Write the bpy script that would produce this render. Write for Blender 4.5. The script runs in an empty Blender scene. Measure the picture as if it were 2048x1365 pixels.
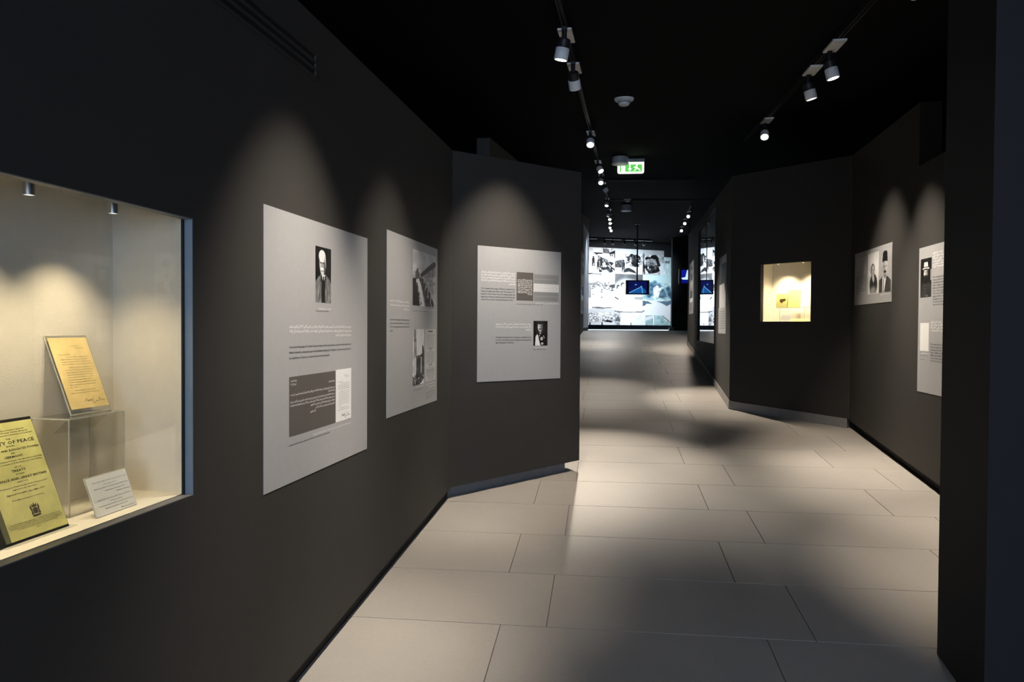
import bpy, math, random
import numpy as np
from mathutils import Vector, Matrix
random.seed(4); np.random.seed(4)
SC = bpy.context.scene; COL = SC.collection
PI = math.pi

# ------------------------------------------------------------------ camera, world, exposure
EYE, F_PX, PITCH, ROLL = 1.65, 1450.0, math.radians(1.087), math.radians(.35)
cam_d = bpy.data.cameras.new('camera'); cam = bpy.data.objects.new('camera', cam_d); COL.objects.link(cam)
cam_d.sensor_width = 36; cam_d.lens = 36 * F_PX / 2048; cam_d.clip_start = .02; cam_d.clip_end = 200
cam.matrix_world = Matrix.Translation((0, 0, EYE)) @ Matrix.Rotation(PI / 2 - PITCH, 4, 'X') @ Matrix.Rotation(ROLL, 4, 'Z')
SC.camera = cam
WORLD_STRENGTH = 16
w = bpy.data.worlds.new('world'); SC.world = w; w.use_nodes = True
bg = w.node_tree.nodes['Background']; bg.inputs[0].default_value = (.46, .58, .78, 1); bg.inputs[1].default_value = WORLD_STRENGTH
vs = SC.view_settings; vs.view_transform = 'Standard'; vs.look = 'None'; vs.exposure = 0.0; vs.gamma = 1; vs.use_curve_mapping = False
SC.cycles.use_denoising = True
SC.cycles.max_bounces = 8; SC.cycles.transparent_max_bounces = 16; SC.cycles.caustics_reflective = False; SC.cycles.caustics_refractive = False
SC.cycles.sample_clamp_indirect = 40

# ------------------------------------------------------------------ geometry of the place
PH = math.radians(9.6)                                  # the corridor runs 9.6 degrees right of the view
G = np.array([math.sin(PH), math.cos(PH)]); T = np.array([math.cos(PH), -math.sin(PH)])
SL = 1 / 12.                                            # wheelchair ramp, rising away from the camera
LAND = 1.565                                            # level landing at the top of the ramp
CEIL = 3.33
def zf(p): return min(SL * (p[0] * G[0] + p[1] * G[1]), LAND)
def ray(x, y):                                          # a pixel of the photograph read as a direction from the eye
    u = (x - 1024) / F_PX; v = -(y - 682.5) / F_PX
    c, s = math.cos(ROLL), math.sin(ROLL)
    u, v = u * c - v * s, u * s + v * c
    return np.array([u, math.cos(PITCH) + v * math.sin(PITCH), -math.sin(PITCH) + v * math.cos(PITCH)])
def on_floor(x, y, h=0.):                               # point on the ramp (or h above it), or on the landing
    d = ray(x, y); k = (EYE - h) / (SL * (d[:2] @ G) - d[2])
    P = k * d
    if k < 0 or P[:2] @ G > LAND / SL: P = (LAND + h - EYE) / d[2] * d
    return np.array([P[0], P[1], P[2] + EYE])
def at_depth(x, y, Y):
    d = ray(x, y); P = d * (Y / d[1]); return np.array([P[0], P[1], P[2] + EYE])
def st(s, t): return G * s + T * t

class Frame:                                            # a wall face: a runs to the viewer's right, b into the wall
    def __init__(self, A, B=None, deg=None):
        self.A = np.array(A[:2], float)
        self.d = (np.array(B[:2], float) - self.A) if B is not None else np.array([math.sin(math.radians(deg)), math.cos(math.radians(deg))])
        self.L = np.linalg.norm(self.d); self.d = self.d / self.L
        self.n = np.array([-self.d[1], self.d[0]])
        self.ang = math.atan2(self.d[1], self.d[0])
    def w(self, a, b, z): p = self.A + self.d * a + self.n * b; return (p[0], p[1], z)
    def px(self, x, y, b=0.):
        d = ray(x, y); A = self.A + self.n * b
        k = (self.n @ A) / (self.n @ d[:2]); P = d * k
        return (P[:2] - self.A) @ self.d, P[2] + EYE
    def floor(self, a, b=0.): p = self.A + self.d * a + self.n * b; return zf(p)

# ------------------------------------------------------------------ materials
MATS = {}
def mat(name, col, rough=.6, metal=0., emit=None, es=0., spec=.5, noise=None, bump=0., nscale=8., trans=0., ior=1.45):
    m = bpy.data.materials.new(name); m.use_nodes = True; nt = m.node_tree; b = nt.nodes['Principled BSDF']
    b.inputs['Base Color'].default_value = (*col, 1); b.inputs['Roughness'].default_value = rough
    b.inputs['Metallic'].default_value = metal; b.inputs['Specular IOR Level'].default_value = spec
    b.inputs['IOR'].default_value = ior; b.inputs['Transmission Weight'].default_value = trans
    if emit: b.inputs['Emission Color'].default_value = (*emit, 1); b.inputs['Emission Strength'].default_value = es
    if noise or bump:
        tc = nt.nodes.new('ShaderNodeTexCoord'); n = nt.nodes.new('ShaderNodeTexNoise')
        n.inputs['Scale'].default_value = nscale; n.inputs['Detail'].default_value = 8; n.inputs['Roughness'].default_value = .65
        nt.links.new(tc.outputs['Object'], n.inputs['Vector'])
        if noise:
            r = nt.nodes.new('ShaderNodeMapRange'); r.inputs[1].default_value = .3; r.inputs[2].default_value = .7
            r.inputs[3].default_value = 1 - noise; r.inputs[4].default_value = 1 + noise
            mx = nt.nodes.new('ShaderNodeVectorMath'); mx.operation = 'SCALE'; mx.inputs[0].default_value = col
            nt.links.new(n.outputs[0], r.inputs[0]); nt.links.new(r.outputs[0], mx.inputs['Scale']); nt.links.new(mx.outputs[0], b.inputs['Base Color'])
        if bump:
            bp = nt.nodes.new('ShaderNodeBump'); bp.inputs['Strength'].default_value = bump; bp.inputs['Distance'].default_value = .004
            n2 = nt.nodes.new('ShaderNodeTexNoise'); n2.inputs['Scale'].default_value = nscale * 22; n2.inputs['Detail'].default_value = 4
            nt.links.new(tc.outputs['Object'], n2.inputs['Vector']); nt.links.new(n2.outputs[0], bp.inputs['Height']); nt.links.new(bp.outputs[0], b.inputs['Normal'])
    MATS[name] = m; return m
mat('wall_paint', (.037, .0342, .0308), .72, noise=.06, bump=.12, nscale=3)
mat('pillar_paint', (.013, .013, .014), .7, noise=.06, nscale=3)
mat('black_wall', (.012, .012, .013), .8)
mat('ceiling_black', (.0025, .0025, .003), .9, spec=.15, noise=.1)
mat('plinth', (.12, .135, .15), .55, noise=.12, nscale=14)
mat('plinth_shaded', (.006, .006, .006), .8)  # plinth copy with the recess shade put into its colour; also backs the vent
mat('skirting', (.26, .25, .24), .5, noise=.1, nscale=10)
mat('board', (.42, .42, .425), .5, noise=.03, nscale=30)
mat('board_brown', (.115, .105, .095), .55)
mat('ink_white', (.95, .95, .93), .55)
mat('ink_black', (.02, .02, .02), .55)
mat('paper_white', (.88, .88, .86), .6)
mat('case_lining', (.80, .75, .66), .75, noise=.03, bump=.25, nscale=20)
mat('case_jamb', (.17, .22, .27), .45)  # blue of the daylight put into the jamb colour
mat('sill', (.22, .21, .20), .4)
mat('gasket', (.01, .01, .01), .6)
mat('chrome', (.80, .82, .86), .32, metal=1)
mat('track_black', (.012, .012, .013), .5)
mat('lamp_white', (.90, .91, .92), .45)
mat('lamp_black', (.02, .02, .022), .45)
mat('lens', (1, 1, 1), .4, emit=(1, .95, .85), es=6)
mat('lens_small', (1, 1, 1), .4, emit=(1, .9, .72), es=4)
mat('detector_white', (.75, .78, .82), .5)
mat('fixture_grey', (.42, .46, .50), .5)
mat('sign_white', (1, 1, 1), .4, emit=(.93, 1, .80), es=1.25)
mat('sign_green', (.05, .6, .1), .4, emit=(.16, .80, .13), es=.75)
mat('screen_bezel', (.008, .008, .009), .35)
mat('platform', (.05, .07, .10), .4)
mat('led', (1, 1, 1), .4, emit=(.8, .92, 1), es=1.3)
mat('paper_yellow', (.66, .63, .24), .7, noise=.22, nscale=9)
mat('paper_aged', (.78, .60, .27), .7, noise=.18, nscale=12)
mat('ink_sepia', (.05, .035, .02), .7)
mat('book_black', (.008, .008, .008), .5)
mat('cloth_spine', (.10, .11, .05), .8)
def glassy(name, tint, ior=1.5, rough=.0):              # thin clear sheet: mostly transparent with a Fresnel reflection
    m = bpy.data.materials.new(name); m.use_nodes = True; nt = m.node_tree; nt.nodes.clear()
    o = nt.nodes.new('ShaderNodeOutputMaterial'); t = nt.nodes.new('ShaderNodeBsdfTransparent'); g = nt.nodes.new('ShaderNodeBsdfGlossy')
    f = nt.nodes.new('ShaderNodeFresnel'); x = nt.nodes.new('ShaderNodeMixShader')
    t.inputs[0].default_value = (*tint, 1); g.inputs['Roughness'].default_value = rough; gm = nt.nodes.new('ShaderNodeNewGeometry'); mr = nt.nodes.new('ShaderNodeMapRange'); mr.inputs[3].default_value = ior; mr.inputs[4].default_value = 1 / ior; nt.links.new(gm.outputs['Backfacing'], mr.inputs[0]); nt.links.new(mr.outputs[0], f.inputs[0])
    nt.links.new(f.outputs[0], x.inputs[0]); nt.links.new(t.outputs[0], x.inputs[1]); nt.links.new(g.outputs[0], x.inputs[2]); nt.links.new(x.outputs[0], o.inputs[0])
    MATS[name] = m; return m
glassy('pane', (.97, .98, .97), 1.45)
glassy('acrylic', (.93, .93, .91), 1.49, .02)
m = mat('acrylic_edge', (.86, .84, .76), .25); m.node_tree.nodes['Principled BSDF'].inputs['Alpha'].default_value = .42
m = glassy('tall_glass', (.5, .5, .5), 1.5, .0)
nt = m.node_tree; mx_ = nt.nodes['Mix Shader']; nt.links.remove(mx_.inputs[0].links[0]); mx_.inputs[0].default_value = .93; nt.nodes['Glossy BSDF'].inputs[0].default_value = (1, 1, 1, 1)
def floor_material():
    m = bpy.data.materials.new('stone_tile'); m.use_nodes = True; nt = m.node_tree; b = nt.nodes['Principled BSDF']
    tc = nt.nodes.new('ShaderNodeTexCoord'); oi = nt.nodes.new('ShaderNodeObjectInfo')
    geo = nt.nodes.new('ShaderNodeNewGeometry')
    n1 = nt.nodes.new('ShaderNodeTexNoise'); n1.inputs['Scale'].default_value = 2.2; n1.inputs['Detail'].default_value = 6
    n2 = nt.nodes.new('ShaderNodeTexNoise'); n2.inputs['Scale'].default_value = 60; n2.inputs['Detail'].default_value = 5
    for n in (n1, n2): nt.links.new(geo.outputs['Position'], n.inputs['Vector'])
    a = nt.nodes.new('ShaderNodeMath'); a.operation = 'MULTIPLY_ADD'; a.inputs[1].default_value = .30; a.inputs[2].default_value = .78
    nt.links.new(n1.outputs[0], a.inputs[0])
    a2 = nt.nodes.new('ShaderNodeMath'); a2.operation = 'MULTIPLY_ADD'; a2.inputs[1].default_value = .16; nt.links.new(n2.outputs[0], a2.inputs[0]); nt.links.new(a.outputs[0], a2.inputs[2])
    a3 = nt.nodes.new('ShaderNodeMath'); a3.operation = 'MULTIPLY_ADD'; a3.inputs[1].default_value = .09; nt.links.new(oi.outputs['Random'], a3.inputs[0]); nt.links.new(a2.outputs[0], a3.inputs[2])
    v = nt.nodes.new('ShaderNodeVectorMath'); v.operation = 'SCALE'; v.inputs[0].default_value = (.40, .365, .325)
    nt.links.new(a3.outputs[0], v.inputs['Scale']); nt.links.new(v.outputs[0], b.inputs['Base Color'])
    r = nt.nodes.new('ShaderNodeMapRange'); r.inputs[3].default_value = .42; r.inputs[4].default_value = .6; nt.links.new(n1.outputs[0], r.inputs[0]); nt.links.new(r.outputs[0], b.inputs['Roughness'])
    bp = nt.nodes.new('ShaderNodeBump'); bp.inputs['Strength'].default_value = .15; bp.inputs['Distance'].default_value = .003
    nt.links.new(n2.outputs[0], bp.inputs['Height']); nt.links.new(bp.outputs[0], b.inputs['Normal'])
    MATS['stone_tile'] = m
floor_material()
mat('grout', (.17, .155, .135), .9)
def print_material(name, rough=.5, es=0.):
    m = bpy.data.materials.new(name); m.use_nodes = True; nt = m.node_tree; b = nt.nodes['Principled BSDF']
    at = nt.nodes.new('ShaderNodeVertexColor'); at.layer_name = 'print'; b.inputs['Roughness'].default_value = rough
    nt.links.new(at.outputs[0], b.inputs['Base Color'])
    if es: nt.links.new(at.outputs[0], b.inputs['Emission Color']); b.inputs['Emission Strength'].default_value = es; b.inputs['Base Color'].default_value = (0, 0, 0, 1)
    MATS[name] = m
print_material('print'); print_material('screen', .3, 1.0)

# ------------------------------------------------------------------ mesh builder and tagging
class MB:
    def __init__(self): self.v = []; self.f = []
    def box(self, x0, x1, y0, y1, z0, z1):
        return self.hexa([(x0, y0, z0), (x1, y0, z0), (x1, y1, z0), (x0, y1, z0)], [(x0, y0, z1), (x1, y0, z1), (x1, y1, z1), (x0, y1, z1)])
    def hexa(self, lo, hi):
        i = len(self.v); self.v += list(lo) + list(hi); n = len(lo)
        self.f.append(tuple(i + k for k in range(n - 1, -1, -1))); self.f.append(tuple(i + n + k for k in range(n)))
        for k in range(n): self.f.append((i + k, i + (k + 1) % n, i + n + (k + 1) % n, i + n + k))
        return self
    def quad(self, *p): i = len(self.v); self.v += list(p); self.f.append(tuple(range(i, i + len(p)))); return self
    def slab(self, pts, y0, y1):                        # polygon in x,z extruded along y
        i = len(self.v); n = len(pts); self.v += [(x, y0, z) for x, z in pts] + [(x, y1, z) for x, z in pts]
        self.f.append(tuple(range(i, i + n))); self.f.append(tuple(i + n + k for k in range(n - 1, -1, -1)))
        for k in range(n): self.f.append((i + k, i + n + k, i + n + (k + 1) % n, i + (k + 1) % n))
        return self
    def lathe(self, prof, n=24, axis='z', c=(0, 0, 0), cap=True):
        i = len(self.v)
        for r, z in prof:
            for k in range(n):
                a = 2 * PI * k / n; p = (r * math.cos(a), r * math.sin(a), z)
                if axis == 'x': p = (p[2], p[0], p[1])
                if axis == 'y': p = (p[0], p[2], p[1])
                self.v.append((p[0] + c[0], p[1] + c[1], p[2] + c[2]))
        for j in range(len(prof) - 1):
            for k in range(n): self.f.append((i + j * n + k, i + j * n + (k + 1) % n, i + (j + 1) * n + (k + 1) % n, i + (j + 1) * n + k))
        if cap:
            self.f.append(tuple(i + k for k in range(n - 1, -1, -1))); j = len(prof) - 1; self.f.append(tuple(i + j * n + k for k in range(n)))
        return self
    def mesh(self, name, m, smooth=False):
        me = bpy.data.meshes.new(name); me.from_pydata([tuple(map(float, p)) for p in self.v], [], self.f); me.materials.append(MATS[m])
        if smooth:
            me.shade_smooth(); me.set_sharp_from_angle(angle=math.radians(40))
        me.update(); return me
    def build(self, name, m, parent=None, smooth=False, label=None, bevel=0., kind=None):
        o = bpy.data.objects.new(name, self.mesh(name, m, smooth)); COL.objects.link(o)
        if parent: o.parent = parent
        if label: o['label'] = label
        if kind: o['kind'] = kind
        if bevel:
            b = o.modifiers.new('bevel', 'BEVEL'); b.width = bevel; b.segments = 2; b.limit_method = 'ANGLE'
        return o
def tag(o, label, cat, group=None, kind=None):
    o['label'] = label; o['category'] = cat
    if group: o['group'] = group
    if kind: o['kind'] = kind
    return o
def thing(name, label, cat, loc=(0, 0, 0), rz=0., group=None):
    o = bpy.data.objects.new(name, None); COL.objects.link(o); o.empty_display_size = .1
    o.location = loc; o.rotation_euler = (0, 0, rz); return tag(o, label, cat, group)
def struct(o): o['kind'] = 'structure'; return o

# ------------------------------------------------------------------ floor
PT = math.radians(7.2)
GT = np.array([math.sin(PT), math.cos(PT)]); TT = np.array([math.cos(PT), -math.sin(PT)])
ROW, S0 = .5735, 3.299
CREASE = S0 + ROW * 27
def tw(s, t): return GT * s + TT * t
def fz(p, s): return SL * (p @ G) if s <= CREASE + 1e-6 else LAND
mb = MB()
for s0, s1 in ((-5, CREASE), (CREASE, 31)):
    q = [tw(s0, -9), tw(s0, 9), tw(s1, 9), tw(s1, -9)]
    zz = [(SL * (p @ G) if s1 == CREASE else LAND) - .0055 for p in q]
    mb.hexa([(p[0], p[1], z - .25) for p, z in zip(q, zz)], [(p[0], p[1], z) for p, z in zip(q, zz)])
floor = struct(mb.build('floor', 'grout')); floor['label'] = 'beige stone tiled floor ramping up through the gallery'
def tile_mesh(name):
    L, D, g, h, c = 1.188, ROW, .0010, .004, .0008
    x, y = L / 2 - g, D / 2 - g
    m = MB(); m.hexa([(-x, -y, -h), (x, -y, -h), (x, y, -h), (-x, y, -h)], [(-x, -y, -c), (x, -y, -c), (x, y, -c), (-x, y, -c)])
    m.f.pop(1); i = len(m.v); m.v += [(-x + c, -y + c, 0), (x - c, -y + c, 0), (x - c, y - c, 0), (-x + c, y - c, 0)]
    m.f.append((i, i + 1, i + 2, i + 3))
    for k in range(4): m.f.append((4 + k, 4 + (k + 1) % 4, i + (k + 1) % 4, i + k))
    return m.mesh(name, 'stone_tile')
TILE = tile_mesh('tile')
nrm = Vector((-SL * G[0], -SL * G[1], 1)).normalized()
ax_x = Vector((TT[0], TT[1], SL * (TT @ G))).normalized(); ax_y = nrm.cross(ax_x)
RAMP_M = Matrix((ax_x, ax_y, nrm)).transposed().to_4x4()
FLAT_M = Matrix.Rotation(-PT, 4, 'Z')
for k in range(-4, 43):
    sc = S0 + ROW * (k + .5)
    off = (.94 if k % 2 == 0 else .68) + .012 * (k % 5)
    t_hi = 2.5 if sc < 19 else 5.2
    n0 = int(math.floor((-1.75 - off) / 1.19)); n1 = int(math.ceil((t_hi - off) / 1.19))
    if sc < 3: n1 = min(n1, 3)
    for n in range(n0, n1 + 1):
        tc = off + 1.19 * (n + .5)
        if tc < -2.1 or tc > t_hi + .7: continue
        p = tw(sc, tc); o = bpy.data.objects.new('tile', TILE); COL.objects.link(o); o.parent = floor
        z = SL * (p @ G) if k < 27 else LAND
        o.matrix_local = Matrix.Translation((p[0], p[1], z)) @ (RAMP_M if k < 27 else FLAT_M)
# ------------------------------------------------------------------ ceiling and outer shell
mb = MB()
q = [tw(-5, -9), tw(-5, 9), tw(CREASE, 9), tw(CREASE, -9)]
zz = [SL * (p @ G) + CEIL for p in q]
mb.hexa([(p[0], p[1], z) for p, z in zip(q, zz)], [(p[0], p[1], z + .2) for p, z in zip(q, zz)])
q = [tw(CREASE, -9), tw(CREASE, 9), tw(31, 9), tw(31, -9)]
mb.hexa([(p[0], p[1], LAND + CEIL) for p in q], [(p[0], p[1], LAND + CEIL + .2) for p in q])
ceiling = struct(mb.build('ceiling', 'ceiling_black')); ceiling['label'] = 'black painted ceiling'
def quadwall(name, p, q, z0, z1, th, m='black_wall'):
    fr = Frame(p, q); b = MB()
    b.hexa([fr.w(0, 0, z0), fr.w(fr.L, 0, z0), fr.w(fr.L, th, z0), fr.w(0, th, z0)], [fr.w(0, 0, z1), fr.w(fr.L, 0, z1), fr.w(fr.L, th, z1), fr.w(0, th, z1)])
    return struct(b.build(name, m))
quadwall('wall_left_outer', tw(-5, -6.5), tw(31, -6.5), -1, 5.2, .2)
quadwall('wall_right_outer', tw(31, 8.3), tw(-5, 8.3), -1, 5.2, .2)
quadwall('wall_back_outer', tw(30.8, -9), tw(30.8, 9), 0, 5.2, .2)

# behind the viewer: unseen end wall, opening added and shaped for the cool daylight
fr_ = Frame(st(-5.0, 8.4), st(-5.0, -6.6)); mb = MB()
DA0, DA1, DZ = 8.4 - 2.7, 8.4 + 1.2, 2.86
for a0, a1, zl, zh in ((0, DA0, -.6, 3.4), (DA1, fr_.L, -.6, 3.4), (DA0, DA1, DZ, 3.4), (DA0, DA1, -.6, 1.1)): mb.hexa([fr_.w(a0, -.1, zl), fr_.w(a1, -.1, zl), fr_.w(a1, .1, zl), fr_.w(a0, .1, zl)], [fr_.w(a0, -.1, zh), fr_.w(a1, -.1, zh), fr_.w(a1, .1, zh), fr_.w(a0, .1, zh)])
struct(mb.build('wall_front', 'black_wall'))
pl = bpy.data.lights.new('opening_portal', 'AREA'); pl.shape = 'RECTANGLE'; pl.size = DA1 - DA0; pl.size_y = DZ - 1.1; pl.cycles.is_portal = True
po = bpy.data.objects.new('opening_portal', pl); COL.objects.link(po); c3 = fr_.w((DA0 + DA1) / 2, 0, (DZ + 1.1) / 2)
po.matrix_world = Matrix.Translation(c3) @ Vector((-G[0], -G[1], 0)).to_track_quat('Z', 'Y').to_matrix().to_4x4()

# ------------------------------------------------------------------ partition walls
LW = Frame((-.847, 2.736), deg=9.7)
PIER = Frame((-.42, 5.18), (.553, 5.882))
RW_far = np.array([3.421, 7.36]); RW = Frame(RW_far, (RW_far - G * 6))
FP = Frame((2.515, 8.365), (3.421, 7.30))
FARR = Frame((3.700, 15.30), (2.520, 8.365))
GAP = .08
def ramped(mb, fr, a0, a1, z1a, z1b, b0, b1, lift=GAP):       # wall slab whose foot follows the ramp
    lo = [(a0, b0), (a1, b0), (a1, b1), (a0, b1)]; top = {a0: z1a, a1: z1b}
    mb.hexa([fr.w(a, b, fr.floor(a) + lift) for a, b in lo], [fr.w(a, b, top[a]) for a, b in lo])
CA0, CA1, CZ0, CZ1 = -1.95, -.592, 1.144, 1.966          # opening of the big showcase
LT = 2.905
mb = MB()
def lw_piece(a0, a1, zl, zh):
    lo = [(a0, 0), (a1, 0), (a1, .03), (a0, .03)]
    mb.hexa([LW.w(a, b, (LW.floor(a) + GAP) if zl is None else zl) for a, b in lo], [LW.w(a, b, zh) for a, b in lo])
lw_piece(-6.5, CA0, None, LT); lw_piece(CA0, CA1, None, CZ0); lw_piece(CA0, CA1, CZ1, LT); lw_piece(CA1, 2.49, None, LT)
# core behind the face, leaving room for the showcase
for a0, a1, zl, zh in ((-6.5, CA0 - .06, None, LT), (CA0 - .06, CA1 + .06, 2.12, LT), (CA1 + .06, 2.49, None, LT), (CA0 - .06, CA1 + .06, None, 1.08)):
    lo = [(a0, .03), (a1, .03), (a1, .16), (a0, .16)]
    mb.hexa([LW.w(a, b, (LW.floor(a) + GAP) if zl is None else zl) for a, b in lo], [LW.w(a, b, zh) for a, b in lo])
wl = struct(mb.build('wall_left', 'wall_paint')); wl['label'] = 'dark grey painted wall with the large lit showcase'
mb = MB(); ramped(mb, LW, -6.5, 2.50, 0, 0, .035, .12, 0)
mb.v = [(x, y, z) if i % 8 < 4 else (x, y, zf((x, y)) + GAP + .01) for i, (x, y, z) in enumerate(mb.v)]
struct(mb.build('baseboard_left', 'plinth_shaded'))  # shadow under the wall's overhang painted as near black
# angled pier
mb = MB(); ramped(mb, PIER, -.05, PIER.L, LT, LT, 0, .16)
struct(mb.build('wall_pier', 'wall_paint'))['label'] = 'angled dark grey partition carrying one text panel'
mb = MB(); lo = [(-.02, .045), (PIER.L - .115, .045), (PIER.L - .115, .15), (-.02, .15)]
mb.hexa([PIER.w(a, b, PIER.floor(a, b) - .01) for a, b in lo], [PIER.w(a, b, PIER.floor(a, b) + GAP + .012) for a, b in lo])
struct(mb.build('baseboard_pier', 'plinth'))
# left wall goes on behind the pier
LW2 = Frame(st(6.45, -1.305), st(20.6, -1.305))
mb = MB(); ramped(mb, LW2, 0, LW2.L, 3.36, 4.72, 0, .12, 0)
struct(mb.build('wall_left_far', 'wall_paint'))['label'] = 'left wall continuing up the ramp behind the pier'
mat('pale_panel', (.42, .46, .54), .5)
ea0 = LW2.px(1166.5, 560)[0]; mb = MB(); mb.hexa([LW2.w(a, b, LW2.floor(a) + .1) for a, b in ((ea0, -.008), (LW2.L, -.008), (LW2.L, -.001), (ea0, -.001))], [LW2.w(a, b, 4.30) for a, b in ((ea0, -.008), (LW2.L, -.008), (LW2.L, -.001), (ea0, -.001))])
struct(mb.build('trim_1', 'pale_panel'))['label'] = 'pale panel cladding the end of the left wall'
# right wall, with the stepped top
NA = (RW.px(1838, 333))[0]; NZ = RW.px(1838, 333)[1]
mb = MB(); ramped(mb, RW, 0, NA, 3.40, 3.40, 0, .16); ramped(mb, RW, NA, 6.0, NZ, NZ, 0, .16)
struct(mb.build('wall_right', 'wall_paint'))['label'] = 'dark grey right wall with a lower stepped top near the black pillar'
mb = MB(); ramped(mb, RW, .02, 6.0, 0, 0, .05, .12, 0)
mb.v = [(x, y, z) if i % 8 < 4 else (x, y, zf((x, y)) + GAP + .01) for i, (x, y, z) in enumerate(mb.v)]
struct(mb.build('baseboard_right', 'plinth_shaded'))  # near black here stands in for the shade below the wall
# angled wall with the small lit window
WA0, WA1, WZ0, WZ1 = FP.px(1521, 586)[0], FP.px(1621.5, 586)[0], 1.7305, 2.3665
mb = MB(); FT = 3.40
def fp_piece(a0, a1, zl, zh):
    lo = [(a0, 0), (a1, 0), (a1, .06), (a0, .06)]
    mb.hexa([FP.w(a, b, (FP.floor(a) + .095) if zl is None else zl) for a, b in lo], [FP.w(a, b, zh) for a, b in lo])
fp_piece(0, WA0, None, FT); fp_piece(WA0, WA1, None, WZ0); fp_piece(WA0, WA1, WZ1, FT); fp_piece(WA1, FP.L, None, FT)
struct(mb.build('wall_angled', 'wall_paint'))['label'] = 'angled dark wall with the small square lit showcase'
mb = MB(); lo = [(0, .0), (FP.L - .03, .0), (FP.L - .03, .06), (0, .06)]
mb.hexa([FP.w(a, b - .012, FP.floor(a, b) - .01) for a, b in lo], [FP.w(a, b - .012, FP.floor(a, b) + .094) for a, b in lo])
struct(mb.build('baseboard_angled', 'skirting'))
# far right wall with tall glass opening
GA0, GA1 = FARR.px(1396.4, 600)[0], FARR.px(1430, 600)[0]
GZ0 = (FARR.px(1394.8, 681)[1] + FARR.px(1428, 689)[1]) / 2; GZ1 = 3.33
mb = MB()
ztop = lambda a: 3.62 + (3.40 - 3.62) * a / FARR.L
def fr_piece(a0, a1, zl, zh, b0=0, b1=.07):
    lo = [(a0, b0), (a1, b0), (a1, b1), (a0, b1)]
    mb.hexa([FARR.w(a, b, (FARR.floor(a) + .095) if zl is None else zl) for a, b in lo], [FARR.w(a, b, ztop(a) if zh is None else zh) for a, b in lo])
fr_piece(0, GA0, None, None); fr_piece(GA0, GA1, None, GZ0); fr_piece(GA0, GA1, GZ1, None); fr_piece(GA1, FARR.L, None, None)
e = FARR
mb.hexa([e.w(0, .07, e.floor(0)), e.w(.12, .07, e.floor(0)), e.w(.12, 1.6, e.floor(0)), e.w(0, 1.6, e.floor(0))], [e.w(0, .07, 3.62), e.w(.12, .07, 3.62), e.w(.12, 1.6, 3.62), e.w(0, 1.6, 3.62)])
struct(mb.build('wall_right_far', 'wall_paint'))['label'] = 'right wall further up the ramp with a tall glazed opening'
mb = MB(); lo = [(0, -.012), (FARR.L, -.012), (FARR.L, .05), (0, .05)]
mb.hexa([FARR.w(a, b, FARR.floor(a, b) - .01) for a, b in lo], [FARR.w(a, b, FARR.floor(a, b) + .094) for a, b in lo])
struct(mb.build('baseboard_right_far', 'skirting'))
# dark wall in the far right corner
quadwall('wall_right_corner', at_depth(1344, 600, 26)[:2], (9.5, 26.0), LAND, LAND + CEIL, .2)
mb = MB(); cfx = at_depth(1344, 600, 26); mb.box(cfx[0] - .12, cfx[0] + .03, 25.8, 25.99, LAND, LAND + .12); struct(mb.build('baseboard_corner', 'skirting'))
# near right pillar
PA = on_floor(1874, 1309); PDIR = on_floor(1913, 1365)[:2] - PA[:2]; PDIR /= np.linalg.norm(PDIR)
pn = np.array([math.cos(math.radians(6)), -math.sin(math.radians(6))])
b0 = at_depth(1990, 200, 1)[:2]
k = np.linalg.solve(np.array([PDIR, -b0]).T, -PA[:2]); PB = PA[:2] + PDIR * k[0]
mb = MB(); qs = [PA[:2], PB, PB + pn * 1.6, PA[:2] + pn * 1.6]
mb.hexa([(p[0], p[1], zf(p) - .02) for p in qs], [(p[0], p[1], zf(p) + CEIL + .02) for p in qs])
struct(mb.build('wall_right_near', 'pillar_paint'))['label'] = 'tall dark pillar at the right edge, nearest the viewer'

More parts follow.
